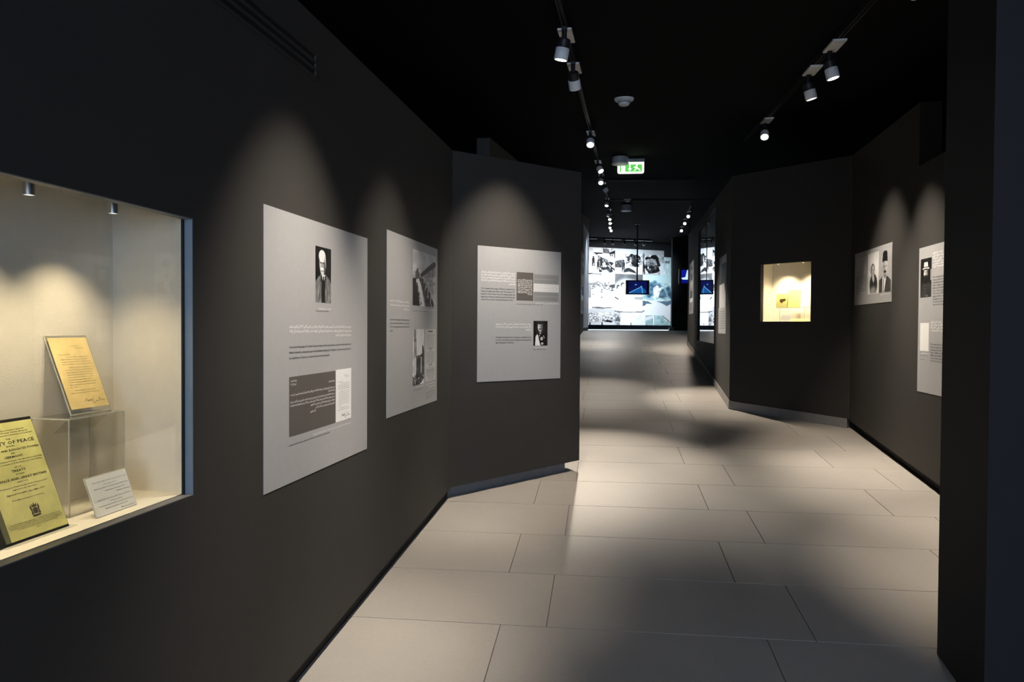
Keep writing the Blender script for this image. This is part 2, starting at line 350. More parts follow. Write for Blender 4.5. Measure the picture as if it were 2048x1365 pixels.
# ------------------------------------------------------------------ painting flat prints (vertex-coloured sheets)
def srgb(c): return (c / 12.92) if c <= .04045 else ((c + .055) / 1.055) ** 2.4
class Pic:
    def __init__(self, w, h, bgv=.5):
        self.w, self.h = w, h; self.a = np.zeros((h, w, 3)); self.a[:] = bgv
        yy, xx = np.mgrid[0:h, 0:w]; self.x = (xx + .5) / w; self.y = (yy + .5) / h; self.asp = h / w
    def put(self, m, c): m = np.clip(m, 0, 1)[..., None]; self.a = self.a * (1 - m) + np.array(c, float) * m if np.ndim(c) else self.a * (1 - m) + c * m; return self
    def ell(self, cx, cy, rx, ry, c, soft=.12):
        d = np.sqrt(((self.x - cx) / rx) ** 2 + ((self.y - cy) / ry) ** 2); return self.put((1 + soft / 2 - d) / soft, c)
    def rect(self, x0, y0, x1, y1, c): return self.put(((self.x > x0) & (self.x < x1) & (self.y > y0) & (self.y < y1)).astype(float), c)
    def poly(self, pts, c):
        ins = np.zeros(self.x.shape, bool); n = len(pts)
        for i in range(n):
            (x1, y1), (x2, y2) = pts[i], pts[(i + 1) % n]
            if y1 == y2: continue
            cr = ((y1 > self.y) != (y2 > self.y)) & (self.x < (x2 - x1) * (self.y - y1) / (y2 - y1) + x1); ins ^= cr
        return self.put(ins.astype(float), c)
    def line(self, x0, y0, x1, y1, wd, c):
        dx, dy = x1 - x0, (y1 - y0) * self.asp; L = dx * dx + dy * dy + 1e-9
        t = np.clip(((self.x - x0) * dx + (self.y - y0) * self.asp * dy) / L, 0, 1)
        d = np.hypot(self.x - x0 - t * dx, (self.y - y0) * self.asp - t * dy); return self.put((wd - d) / (wd * .4) + .5, c)
    def grad(self, c0, c1):
        t = self.y[..., None]; self.a = c0 * (1 - t) + c1 * t + self.a * 0; return self
    def noise(self, amt, n=12, m=None):
        g = np.random.rand(n + 2, n + 2); X = self.x * n; Y = self.y * n; i = X.astype(int); j = Y.astype(int); fx = X - i; fy = Y - j
        v = g[j, i] * (1 - fx) * (1 - fy) + g[j, i + 1] * fx * (1 - fy) + g[j + 1, i] * (1 - fx) * fy + g[j + 1, i + 1] * fx * fy - .5
        if m is not None: v = v * m
        self.a = self.a + (v * amt)[..., None]; return self
    def texty(self, x0, y0, x1, y1, rows, c, fill=.5):
        for r in range(rows):
            ya = y0 + (y1 - y0) * (r + .2) / rows; yb = y0 + (y1 - y0) * (r + .65) / rows; m = ((self.y > ya) & (self.y < yb) & (self.x > x0) & (self.x < x1 - random.random() * .05))
            self.put(m * (np.random.rand(1, self.w) * .5 + fill), c)
        return self
def put_print(parent, name, x0, x1, z0, z1, pic, y=-.0028, m='print', label=None, th=.0):
    h, w_ = pic.h, pic.w; a = np.clip(pic.a, 0, 1); lin = np.where(a <= .04045, a / 12.92, ((a + .055) / 1.055) ** 2.4)
    xs = np.linspace(x0, x1, w_ + 1); zs = np.linspace(z1, z0, h + 1)
    V = [(x, y, z) for z in zs for x in xs]; Fc = []
    for j in range(h):
        for i in range(w_):
            k = j * (w_ + 1) + i; Fc.append((k, k + w_ + 1, k + w_ + 2, k + 1))
    me = bpy.data.meshes.new(name); me.from_pydata(V, [], Fc); me.materials.append(MATS[m])
    ca = me.color_attributes.new('print', 'FLOAT_COLOR', 'CORNER')
    cols = np.ones((h * w_, 4, 4), np.float32); cols[:, :, :3] = lin.reshape(-1, 1, 3); ca.data.foreach_set('color', cols.ravel())
    me.update(); o = bpy.data.objects.new(name, me); COL.objects.link(o); o.parent = parent
    if label: o['label'] = label
    return o

# ------------------------------------------------------------------ lettering
tc_ = bpy.data.curves.new('glyph', 'FONT'); tc_.resolution_u = 1; tc_.offset = .014; to_ = bpy.data.objects.new('glyph', tc_); COL.objects.link(to_)
GLY = {}
def glyph_line(s):
    if s in GLY: return GLY[s]
    tc_.body = s; bpy.context.view_layer.update(); dg = bpy.context.evaluated_depsgraph_get()
    ev = to_.evaluated_get(dg); me = ev.to_mesh()
    v = np.array([p.co[:2] for p in me.vertices]) if len(me.vertices) else np.zeros((0, 2)); f = [tuple(p.vertices) for p in me.polygons]
    ev.to_mesh_clear(); GLY[s] = (v, f); return GLY[s]
AR = {'ا': 'FE8D 2', 'أ': 'FE83 2', 'إ': 'FE87 2', 'آ': 'FE81 2', 'ب': 'FE8F 4', 'ة': 'FE93 2', 'ت': 'FE95 4', 'ث': 'FE99 4', 'ج': 'FE9D 4', 'ح': 'FEA1 4', 'خ': 'FEA5 4', 'د': 'FEA9 2', 'ذ': 'FEAB 2', 'ر': 'FEAD 2', 'ز': 'FEAF 2', 'س': 'FEB1 4', 'ش': 'FEB5 4', 'ص': 'FEB9 4', 'ض': 'FEBD 4', 'ط': 'FEC1 4', 'ظ': 'FEC5 4', 'ع': 'FEC9 4', 'غ': 'FECD 4', 'ف': 'FED1 4', 'ق': 'FED5 4', 'ك': 'FED9 4', 'ل': 'FEDD 4', 'م': 'FEE1 4', 'ن': 'FEE5 4', 'ه': 'FEE9 4', 'و': 'FEED 2', 'ى': 'FEEF 2', 'ي': 'FEF1 4', 'ئ': 'FE89 4', 'ؤ': 'FE85 2', 'ء': 'FE80 1'}
AR = {k: (int(v.split()[0], 16), int(v.split()[1])) for k, v in AR.items()}
def arabic(s):                                          # joined presentation forms, laid out right to left
    out = []
    for i, ch in enumerate(s):
        if ch not in AR: out.append(ch); continue
        b, n = AR[ch]; pj = i > 0 and s[i - 1] in AR and AR[s[i - 1]][1] == 4; nj = n == 4 and i + 1 < len(s) and s[i + 1] in AR and AR[s[i + 1]][1] > 1
        if n == 1: out.append(chr(b)); continue
        out.append(chr(b + (3 if pj and nj else 1 if pj else 2 if nj else 0)))
    r = ''.join(out)
    for la in (('\uFEDF\uFE8E', '\uFEFB'), ('\uFEE0\uFE8E', '\uFEFC'), ('\uFEDF\uFE84', '\uFEF7'), ('\uFEE0\uFE84', '\uFEF8'), ('\uFEDF\uFE88', '\uFEF9'), ('\uFEE0\uFE88', '\uFEFA')): r = r.replace(*la)
    words = r.split(' '); words = [w_ if w_.strip('()/,.').isdigit() else w_[::-1] for w_ in words]
    return ' '.join(words[::-1])
class Letters:                                          # one block of lettering = one part
    def __init__(self): self.v = []; self.f = []
    def line(self, s, x0, x1, z, h, dz=0.):            # baseline from x0 to x1 at z, capital height h
        v, f = glyph_line(s)
        if not len(v): return self
        lo, hi = v[:, 0].min(), v[:, 0].max(); k = len(self.v)
        for x, y in v:
            t = (x - lo) / (hi - lo + 1e-9); self.v.append((x0 + (x1 - x0) * t, 0., z + dz * t + y * h / .70))
        self.f += [tuple(i + k for i in p) for p in f]; return self
    def build(self, parent, m, y=-.0028, label=None, name='lettering'):
        me = bpy.data.meshes.new(name); me.from_pydata([(a, y, c) for a, b, c in self.v], [], self.f); me.materials.append(MATS[m]); me.update()
        o = bpy.data.objects.new(name, me); COL.objects.link(o); o.parent = parent
        if label: o['label'] = label
        return o

# ------------------------------------------------------------------ wall panels
class Panel:
    def __init__(self, fr, tl, br, label, group='grey text and photograph panels', name='information_panel', extend=0., m='board'):
        self.fr = fr; a0, z1 = fr.px(*tl); a1, z0 = fr.px(*br); a1 += extend
        self.a0, self.a1, self.z0, self.z1 = a0, a1, z0, z1; self.ox = (a0 + a1) / 2; self.oz = z0
        self.o = thing(name, label, 'wall panel', fr.w(self.ox, 0, z0), fr.ang, group)
        b = MB(); b.box(a0 - self.ox, a1 - self.ox, -.0025, .0005, 0, z1 - z0); b.build('board', m, self.o)
    def loc(self, x, y): a, z = self.fr.px(x, y); return a - self.ox, z - self.oz
    def rect(self, tl, br): x0, z1 = self.loc(*tl); x1, z0 = self.loc(*br); return x0, x1, z0, z1
    def pic(self, tl, br, p, name='photograph', label=None, y=-.0031): x0, x1, z0, z1 = self.rect(tl, br); return put_print(self.o, name, x0, x1, z0, z1, p, y, label=label)
    def plate(self, tl, br, name, m, y=-.0031, label=None):
        x0, x1, z0, z1 = self.rect(tl, br); b = MB(); b.box(x0, x1, y, -.0024, z0, z1); return b.build(name, m, self.o, label=label)
    def text(self, rows, m, y=-.0028, label=None, name='lettering'):   # rows: (string, left pixel, right pixel, height in metres)
        L = Letters()
        for s, l, r, h in rows:
            x0, za = self.loc(*l); x1, zb = self.loc(*r); L.line(s, x0, x1, (za + zb) / 2, h)
        return L.build(self.o, m, y, label, name)
def lines_between(strs, l0, l1, r0, r1, h, lastfrac=1., right=False):
    n = len(strs); out = []
    for i, s in enumerate(strs):
        t = i / max(1, n - 1); l = [l0[0] + (l1[0] - l0[0]) * t, l0[1] + (l1[1] - l0[1]) * t]; r = [r0[0] + (r1[0] - r0[0]) * t, r0[1] + (r1[1] - r0[1]) * t]
        if i == n - 1 and lastfrac < 1:
            if right: l = [r[0] + (l[0] - r[0]) * lastfrac, r[1] + (l[1] - r[1]) * lastfrac]
            else: r = [l[0] + (r[0] - l[0]) * lastfrac, l[1] + (r[1] - l[1]) * lastfrac]
        out.append((s, tuple(l), tuple(r), h))
    return out
LETTER = ["I have much pleasure in conveying to you, on", "behalf of His Majesty's Government, the following", "declaration of sympathy with Jewish Zionist aspirations", "which has been submitted to, and approved by, the Cabinet",
          "\"His Majesty's Government view with favour the", "establishment in Palestine of a national home for the", "Jewish people, and will use their best endeavours to", "facilitate the achievement of this object, it being", "clearly understood that nothing shall be done which", "may prejudice the civil and religious rights of", "existing non-Jewish communities in Palestine, or the", "rights and political status enjoyed by Jews in any", "other country\".",
          "I should be grateful if you would bring this", "declaration to the knowledge of the Zionist Federation."]
LETTER_X = [(.27, 1), (.06, .92), (.06, 1), (.06, 1.02), (.22, .96), (.1, .98), (.1, .96), (.1, .94), (.1, .94), (.08, .86), (.08, .96), (.06, .92), (.06, .32), (.16, .86), (.02, .98)]
def letter_text(L, x0, x1, z0, z1):                     # the typed letter, filling the given sheet
    W_, H_ = x1 - x0, z1 - z0; X = lambda t: x0 + W_ * (.1 + .8 * t); h = H_ * .0115
    L.line('Foreign Office,', X(.52), X(.76), z1 - H_ * .125, h); L.line('November 2nd, 1917.', X(.62), X(.94), z1 - H_ * .155, h)
    L.line('Dear Lord Rothschild,', X(.04), X(.42), z1 - H_ * .245, h)
    for i, (s, (a, b)) in enumerate(zip(LETTER, LETTER_X)):
        L.line(s, X(a), X(min(b, 1)), z1 - H_ * (.28 + .0345 * i + (.012 if i > 3 else 0) + (.012 if i > 12 else 0)), h)
def signature(mb, x0, x1, z0, z1, y):                   # pen strokes of the signature as thin ribbons
    W_, H_ = x1 - x0, z1 - z0
    pts = [[(0, .1), (.1, .75), (.16, .95), (.2, .1), (.26, .5), (.3, .15), (.36, .6), (.4, .1)], [(.08, .4), (.42, .45)], [(.42, .95), (.47, .8), (.4, -.3), (.5, -.35), (.58, .15), (.66, .05), (.72, .1)],
           [(.72, .1), (.78, .95), (.84, .6), (.78, .5), (.86, .1), (.92, .35), (.94, .1), (1, .3), (1.08, .05)], [(.52, 1.15), (.56, 1.2)]]
    for st_ in pts:
        for (a, b), (c, d) in zip(st_, st_[1:]):
            p = Vector((x0 + a * W_, z0 + b * H_)); q_ = Vector((x0 + c * W_, z0 + d * H_)); n = (q_ - p).normalized(); n = Vector((-n.y, n.x)) * H_ * .035
            mb.quad((p.x - n.x, y, p.y - n.y), (q_.x - n.x, y, q_.y - n.y), (q_.x + n.x, y, q_.y + n.y), (p.x + n.x, y, p.y + n.y))

# --- portraits and pictures
def pic_old_man():
    p = Pic(50, 74, .06); p.noise(.10, 7); p.rect(.74, 0, 1, 1, .12); p.noise(.08, 14)
    p.poly([(0, 1), (0, .64), (.14, .56), (.34, .49), (.66, .49), (.88, .58), (1, .66), (1, 1)], .50); p.noise(.30, 11, (p.y > .52) * 1.)
    p.poly([(.34, .50), (.66, .50), (.60, 1), (.38, 1)], .13); p.poly([(.38, .49), (.62, .49), (.50, .66)], .9); p.poly([(.47, .53), (.53, .53), (.55, .9), (.45, .9)], .05)
    p.line(.34, .52, .24, .95, .018, .2); p.line(.66, .52, .78, .95, .018, .2)
    p.ell(.45, .28, .21, .215, .60); p.ell(.36, .30, .10, .16, .78, .8); p.ell(.42, .165, .22, .115, .94); p.ell(.60, .24, .06, .09, .85, .6); p.ell(.66, .32, .03, .05, .5)
    p.ell(.34, .285, .05, .016, .15); p.ell(.51, .285, .05, .016, .18); p.line(.42, .28, .40, .36, .018, .42); p.ell(.42, .395, .12, .030, .95); p.ell(.42, .43, .06, .010, .25); p.ell(.43, .465, .09, .030, .85)
    p.ell(.58, .36, .05, .12, .36, .9); return p
def pic_street():
    p = Pic(60, 88, .86); p.noise(.12, 10)
    p.poly([(0, .45), (.25, .42), (.62, .24), (1, .08), (1, 1), (0, 1)], .72); p.noise(.35, 22, (p.y > .35) * 1.)
    p.poly([(.30, .42), (.9, .12), (1, .12), (1, .2), (.34, .48)], .22); p.poly([(.1, .4), (.2, .3), (.28, .44), (.28, .6), (.1, .6)], .35)
    for i in range(5): p.rect(.58 + i * .09, .33 - i * .03, .61 + i * .09, .47 - i * .02, .25)
    p.poly([(0, .52), (.13, .5), (.32, 1), (0, 1)], .05); p.poly([(.28, .48), (.34, .48), (.82, 1), (.55, 1)], .30); p.poly([(.17, .52), (.28, .5), (.5, 1), (.3, 1)], .93)
    for i in range(70):
        t = random.random(); x = .3 + .55 * t + random.uniform(-.05, .1); y = .5 + .45 * t; p.ell(x, y, .015 + .02 * t, .03 + .03 * t, random.choice([.08, .15, .8, .3]), .4)
    for i in range(26):
        t = i / 26; p.ell(.15 + .2 * t, .55 + .42 * t, .02, .028, random.choice([.9, .1, .5]), .4)
    p.rect(.53, .88, .75, .93, .12); return p
def pic_tower():
    p = Pic(40, 100, .88); p.noise(.12, 8); p.poly([(.08, 0), (.3, 0), (.34, .5), (.1, .55)], .55); p.noise(.3, 16, (p.x < .36) * 1.)
    p.poly([(.08, .22), (.2, .16), (.34, .23), (.28, .22), (.2, .19), (.1, .25)], .05); p.poly([(.82, .28), (.95, .32), (1, .42), (.84, .46)], .12)
    p.poly([(.3, .48), (.72, .46), (.8, .44), (1, .42), (1, 1), (0, 1), (0, .86), (.3, .8)], .24); p.noise(.5, 20, (p.y > .46) * 1.); p.rect(.7, .5, .78, .8, .85); p.rect(.08, .5, .28, .82, .8)
    for i in range(40): p.ell(random.random(), random.uniform(.84, .97), .035, .025, random.choice([.05, .1, .75]), .4)
    p.poly([(.6, 1), (1, .9), (1, 1)], .9); return p
def pic_notice():
    p = Pic(36, 120, .80); p.rect(.28, .03, .72, .06, .3); p.texty(.1, .09, .92, .38, 14, .42, .2); p.texty(.3, .36, .7, .42, 2, .2, .3); p.texty(.1, .43, .92, .66, 11, .35, .25); p.texty(.3, .67, .7, .73, 2, .2, .3); p.texty(.1, .74, .92, .93, 9, .38, .25); p.texty(.3, .94, .8, .98, 2, .3, .3); return p
def pic_officer():
    p = Pic(48, 84, .04); p.ell(.48, .28, .3, .3, .14, 1.2)
    p.poly([(.12, 1), (.16, .62), (.3, .54), (.46, .5), (.7, .5), (.95, .62), (1, 1)], .06); p.poly([(.12, 1), (.16, .62), (.26, .54), (.34, .6), (.4, .8), (.5, 1)], .92)
    p.noise(.12, 10); p.ell(.47, .24, .17, .19, .82); p.ell(.58, .25, .07, .17, .4, .8); p.ell(.46, .08, .19, .07, .15); p.ell(.41, .21, .035, .014, .15); p.ell(.53, .21, .035, .014, .2)
    p.line(.48, .2, .47, .29, .014, .55); p.ell(.46, .325, .09, .022, .2); p.ell(.46, .36, .05, .012, .4); p.poly([(.4, .42), (.54, .42), (.53, .52), (.46, .54)], .6)
    p.ell(.58, .72, .09, .065, .9); p.ell(.58, .72, .03, .022, .4)
    for x, y in ((.72, .62), (.76, .68), (.42, .6), (.46, .52)): p.ell(x, y, .03, .025, .85)
    p.ell(.62, .92, .09, .05, .85); return p
def pic_document():
    p = Pic(80, 64, .60); p.texty(.03, .04, .97, .34, 10, .42, .3); p.rect(0, .36, 1, .66, .88); p.texty(.03, .38, .97, .64, 7, .74, .3); p.texty(.03, .68, .97, .98, 10, .42, .3); return p
def pic_lady():
    p = Pic(44, 76, .90); p.ell(.48, .38, .4, .3, .98, .8); p.ell(.53, .78, .34, .26, .16); p.noise(.10, 8); p.ell(.5, .93, .25, .1, .62, .9); p.rect(0, .985, 1, 1, .9)
    p.ell(.46, .42, .18, .15, .18); p.ell(.48, .44, .13, .14, .80); p.poly([(.4, .55), (.58, .55), (.62, .66), (.54, .74), (.42, .64)], .85)
    p.ell(.43, .42, .03, .012, .3); p.ell(.54, .42, .03, .012, .3); p.line(.49, .42, .49, .47, .012, .6); p.ell(.49, .5, .04, .01, .35); return p
def pic_fez():
    p = Pic(48, 84, .70); p.noise(.05, 5); p.poly([(0, 1), (0, .70), (.25, .63), (.7, .63), (1, .74), (1, 1)], .24); p.noise(.08, 9); p.poly([(.28, .64), (.62, .62), (.45, 1), (.3, 1)], .92); p.poly([(.36, .68), (.42, .68), (.42, 1), (.34, 1)], .45)
    p.ell(.48, .42, .19, .2, .62); p.ell(.6, .4, .1, .17, .78, .6); p.poly([(.26, .3), (.3, .08), (.42, .03), (.62, .04), (.68, .1), (.72, .3), (.5, .27)], .10)
    p.ell(.40, .40, .045, .016, .2); p.ell(.6, .395, .045, .016, .25); p.line(.51, .38, .51, .47, .02, .5); p.ell(.5, .52, .11, .03, .12); p.ell(.5, .555, .05, .012, .45); p.ell(.5, .6, .12, .04, .58); p.poly([(.38, .6), (.6, .6), (.56, .68), (.42, .68)], .5); return p
def pic_hat():
    p = Pic(44, 90, .05); p.rect(.86, 0, 1, .75, .12); p.poly([(.0, 1), (.04, .72), (.25, .62), (.75, .62), (1, .72), (1, 1)], .20); p.noise(.10, 10)
    p.ell(.50, .50, .30, .15, .04); p.ell(.48, .38, .18, .115, .85); p.ell(.62, .38, .07, .11, .45, .8); p.ell(.48, .475, .19, .045, .12)
    p.poly([(.28, .25), (.33, .10), (.64, .10), (.70, .25)], .86); p.ell(.49, .262, .33, .032, .80); p.rect(.29, .215, .69, .238, .35); p.ell(.48, .285, .2, .02, .12)
    p.ell(.40, .345, .045, .013, .15); p.ell(.57, .345, .045, .013, .2); p.line(.48, .34, .48, .40, .016, .5); p.ell(.48, .435, .09, .011, .3)
    for y in (.70, .78, .86, .94): p.ell(.42, y, .03, .014, .55)
    p.ell(.6, .96, .12, .03, .4); p.rect(.9, .3, .97, .58, .7); return p
# --- panel one
p1 = Panel(LW, (526, 408), (733, 898), 'large grey panel left of the corner, portrait of a white-haired bearded man in a suit')
p1.pic((629.7, 491.4), (660.5, 607), pic_old_man(), label='black and white portrait of a man in a suit')
p1.text([(arabic('بلفور في الوزارة'), (637, 619.5), (661, 619), .006)], 'ink_white'); p1.text([('Arthur James Balfour (1848-1930)', (630, 625), (656, 623), .005)], 'ink_black')
p1.text(lines_between([arabic('وجه وزير خارجية المملكة المتحدة سير آرثر جيمس بلفور رسالة مؤرخة في الثاني من تشرين الثاني 1917 إلى البارون ليونيل'), arabic('والتر روتشيلد جاء فيها إعلان وافقت عليه الحكومة البريطانية إن حكومة صاحب الجلالة تنظر بإيجابية إلى إقامة'), arabic('وطن قومي للشعب اليهودي في فلسطين')],
        (577, 656), (577, 674.5), (701, 655), (701, 671), .0095, .25, True), 'ink_white', label='white Arabic lettering')
p1.text(lines_between(['On the 2nd of November 1917, British Foreign Secretary Sir Arthur James Balfour conveys in a letter to Baron Lionel', 'Walter Rothschild, a declaration approved by the British Cabinet that "His Majesty\'s Government view with favour', 'the establishment in Palestine of a national home for the Jewish people".'],
        (577, 697.5), (577, 719.5), (701, 690), (701, 708), .0085, .66), 'ink_black', label='black English lettering')
pl1 = p1.plate((577, 755), (669.9, 845.7), 'translation_plate', 'board_brown', label='dark grey translation block')
rs = []
AT = ['عزيزي اللورد روتشيلد', 'وزارة الخارجية', 'تشرين الثاني 1917', 'يسعدني كثيرا أن أنهي إليكم نيابة عن حكومة جلالة الملك التصريح التالي تعاطفا مع أماني اليهود والصهيونيين التي قدمت', 'ووافق عليها مجلس الوزراء', 'إن حكومة جلالة الملك تنظر بعين العطف إلى إنشاء وطن قومي في فلسطين للشعب اليهودي وستبذل أفضل مساعيها', 'لتسهيل تحقيق هذه الغاية على أن يفهم جليا أنه لن يؤتى بعمل من شأنه أن يضير الحقوق المدنية والدينية', 'للطوائف غير اليهودية المقيمة الآن في فلسطين ولا الحقوق', 'أو الوضع السياسي لليهود في البلدان الأخرى', 'أرثر بلفور']
for s, l, r in zip(AT, [(656, 764), (580, 764), (580, 771), (579, 792), (655, 783), (579, 807), (579, 814), (620, 811), (630, 816), (619, 825.5)], [(668, 763), (592, 763), (591, 770), (668, 775.5), (668, 781), (668, 788), (668, 794), (668, 801), (668, 807), (630, 822)]):
    rs.append((arabic(s), l, r, .0065))
p1.text(rs, 'ink_white', y=-.0034).parent = pl1
pl2 = p1.plate((670.2, 740.5), (701, 836), 'letter_facsimile', 'paper_white', label='white reproduction of a typed letter')
x0, x1, z0, z1 = p1.rect((670.2, 740.5), (701, 836)); L = Letters(); letter_text(L, x0, x1, z0, z1); L.build(pl2, 'ink_black', -.0034)
sg = MB(); signature(sg, x0 + (x1 - x0) * .35, x0 + (x1 - x0) * .88, z0 + (z1 - z0) * .07, z0 + (z1 - z0) * .15, -.0036); sg.build('signature', 'ink_black', pl2)
p1.text([(arabic('صورة عن الإعلان الصادر في الثاني من تشرين الثاني 1917 من أرشيف المكتبة البريطانية'), (625, 870.5), (701, 846.5), .006)], 'ink_white')
p1.text([('Facsimile of the Balfour Declaration dated the 2nd of November 1917, from the archive of the British Library', (577, 894), (658, 866), .0055)], 'ink_black')
# --- panel two
p2 = Panel(LW, (773, 459), (873, 801), 'narrow grey panel between the portrait panel and the corner, with two street photographs')
p2.pic((824.8, 497.7), (870, 615.5), pic_street(), label='crowded street photograph'); p2.pic((824.8, 659), (847, 767), pic_tower(), label='clock tower and crowd photograph'); p2.pic((849.7, 658.7), (870, 759), pic_notice(), name='notice', label='printed proclamation sheet')
p2.text(lines_between([arabic('في الحادي عشر من كانون الأول 1917 دخل الجنرال'), arabic('إدموند اللنبي مدينة القدس مع قوات الجيش البريطاني'), arabic('سيرا على الأقدام')], (779, 603), (779, 619), (818, 606), (818, 621), .0095, .3, True), 'ink_white')
p2.text(lines_between(['On the 11th of December 1917, the British Army', 'under General Edmund Allenby enters Jerusalem', 'on foot through the Jaffa Gate, after the fall of', 'Jaffa.'], (779, 641.5), (779, 663.5), (818, 641.5), (818, 661.5), .0085, .16), 'ink_black')
p2.text([(arabic('مدينة القدس عام 1917'), (848, 621.5), (869.5, 621), .006), (arabic('دخول الجيش إلى القدس'), (830, 775), (846.5, 772.5), .006), (arabic('إعلان الأحكام العرفية في القدس'), (850, 770), (869.5, 766), .006), (arabic('كانون الأول 1917'), (856, 775), (869.5, 771), .006)], 'ink_white')
p2.text([('The procession in Jerusalem, December 1917', (825, 623.5), (854, 623.8), .005), ('The entry into Jerusalem, 1917', (825, 782), (846.5, 777), .005), ('The proclamation of martial law', (850, 787), (869.5, 782), .005), ('in Jerusalem read aloud in', (850, 792), (869.5, 787.5), .005), ('December 1917', (850, 797.5), (863, 794), .005)], 'ink_black')
# --- panel three
p3 = Panel(PIER, (955, 491), (1120, 757), 'grey panel on the angled pier, with a small portrait of an officer wearing medals')
P3 = lambda x, y: (945 + .1392 * x, 530 + .1392 * y)
p3.text(lines_between([arabic('يسري عهد عصبة الأمم المتضمن في معاهدة فرساي اعتبارا من العاشر من كانون الثاني'), arabic('يناير 1920 وتنص المادة الثانية والعشرون من العهد على نظام الانتداب القانوني الذي'), arabic('يطبق على الأقاليم التي كانت خاضعة لسيطرة دولة أخرى وانتقلت إلى سيطرة دولة'), arabic('جديدة عقب الحرب العالمية الأولى ونهاية الحكم العثماني في بلاد الشام كلها'), arabic('وفلسطين')], P3(120, 112), P3(120, 262), P3(610, 130), P3(610, 290), .013, .19, True), 'ink_white')
p3.text(lines_between(['The Covenant of the League of Nations, contained in the', 'Treaty of Versailles, takes effect on the 10th of January 1920.', 'Article 22 of the Covenant creates the mandates system, the', 'legal scope of former territories transferred from the', 'control of one country to another following World War I.'], P3(120, 350), P3(120, 510), P3(608, 362), P3(608, 516), .0115, .96), 'ink_black')
pl3 = p3.plate(P3(632, 103), P3(868, 518), 'quotation_plate', 'board_brown', label='brown quotation block')
qt = ['إن المستعمرات والأقاليم التي لم تعد', 'خاضعة لسيادة الدول التي حكمتها سابقا', 'والتي تقطنها شعوب غير قادرة بعد على', 'حكم نفسها يطبق عليها المبدأ القائل', 'بأن رفاه هذه الشعوب وتقدمها أمانة', 'مقدسة في عنق المدنية وأن ضمانات', 'أداء هذه الأمانة يجب أن تدرج في', 'هذا العهد وفقا للأحكام التالية', 'المادة 22']
p3.text(lines_between([arabic(s) for s in qt], P3(645, 225), P3(645, 430), P3(855, 228), P3(852, 434), .010, .3, True), 'ink_white', y=-.0034).parent = pl3
p3.pic(P3(875, 130), P3(1235, 530), pic_document(), 'document_facsimile', 'page of small print with one white highlighted band')
p3.text([(arabic('المادة الثانية والعشرون من عهد عصبة الأمم'), P3(905, 560), P3(1228, 564), .008)], 'ink_white'); p3.text([('Article 22 of the Covenant of the League of Nations, Treaty of Versailles', P3(628, 572), P3(1010, 580), .007)], 'ink_black')
p3.text(lines_between([arabic('يتم تأسيس الإدارة المدنية البريطانية في فلسطين في الأول من تموز يوليو'), arabic('1920 ويعين السير هربرت صموئيل الصهيوني البريطاني مندوبا ساميا على'), arabic('أرض فلسطين')], P3(330, 860), P3(330, 938), P3(840, 862), P3(840, 940), .013, .15, True), 'ink_white')
p3.text(lines_between(['The British Civil Administration of Palestine is established on the', '1st of July 1920. British Zionist Sir Herbert Samuel is appointed', 'High Commissioner of Palestine.'], P3(330, 1052), P3(330, 1130), P3(840, 1052), P3(840, 1128), .0115, .52), 'ink_black')
p3.pic(P3(873, 805), P3(1073, 1160), pic_officer(), label='portrait of an officer with medals')
p3.text([(arabic('المندوب السامي هربرت صموئيل'), P3(890, 1195), P3(1070, 1194), .008)], 'ink_white'); p3.text([('Herbert Samuel (1870-1963)', P3(868, 1222), P3(1055, 1218), .007)], 'ink_black')
# --- panel four and five on the right wall
p4 = Panel(RW, (1710.8, 509), (1783.5, 603.5), 'small grey right-wall panel with portraits of a woman and a man in fez')
P4 = lambda x, y: (1700 + .1026 * x, 480 + .1026 * y)
p4.pic((1737, 509), (1757.6, 586.3), pic_lady(), label='pale oval portrait of a woman'); p4.pic((1760, 502), (1782, 583), pic_fez(), label='portrait of a man in a dark fez')
a8 = ['كان التعليم في فلسطين في بدايات القرن', 'العشرين يشهد نهضة كبيرة بفضل جهود', 'عدد من المربين الذين أسسوا المدارس', 'الوطنية في القدس ويافا وغيرها من', 'المدن وكرسوا حياتهم لخدمة أبناء', 'الوطن وبناء جيل جديد من المتعلمين', 'في كل مكان']
p4.text(lines_between([arabic(s) for s in a8], P4(130, 402), P4(130, 645), P4(325, 345), P4(325, 630), .0135, .25, True), 'ink_white')
e8 = ['Education in Palestine at the start of', 'the twentieth century witnessed a great', 'revival thanks to the efforts of a number', 'of teachers who founded national schools', 'in Jerusalem, Jaffa and other towns and', 'dedicated their lives to the service of', 'the country and to building a new and', 'educated generation']
p4.text(lines_between(e8, P4(130, 755), P4(130, 1062), P4(325, 722), P4(325, 1040), .012, .3), 'ink_black')
p4.text([(arabic('خليل وسلطانة السكاكيني'), P4(590, 1075), P4(790, 1055), .011)], 'ink_white')
p5 = Panel(RW, (1839.5, 497.5), (1886, 794), 'tall grey panel partly behind the black pillar, portrait of a man in pale hat', extend=.42)
P5 = lambda x, y: (1830 + .2418 * x, 470 + .2418 * y)
p5.pic((1842.6, 519.6), (1863.2, 594), pic_hat(), label='dark portrait of a bearded man in a pale hat')
def ext_lines(P, strs, m, px0, y0, dy, h, slopes=0., right=False):
    L = Letters(); x1 = P.a1 - P.ox - .05
    for i, s in enumerate(strs):
        x0, z = P.loc(px0[0], y0 + dy * i); frac = .35 if i == len(strs) - 1 else 1.
        if right: L.line(s, x1 - (x1 - x0) * frac, x1, z, h)
        else: L.line(s, x0, x0 + (x1 - x0) * frac, z, h)
    return L.build(P.o, m, -.0028)
x_, = [P5(150, 0)[0]]
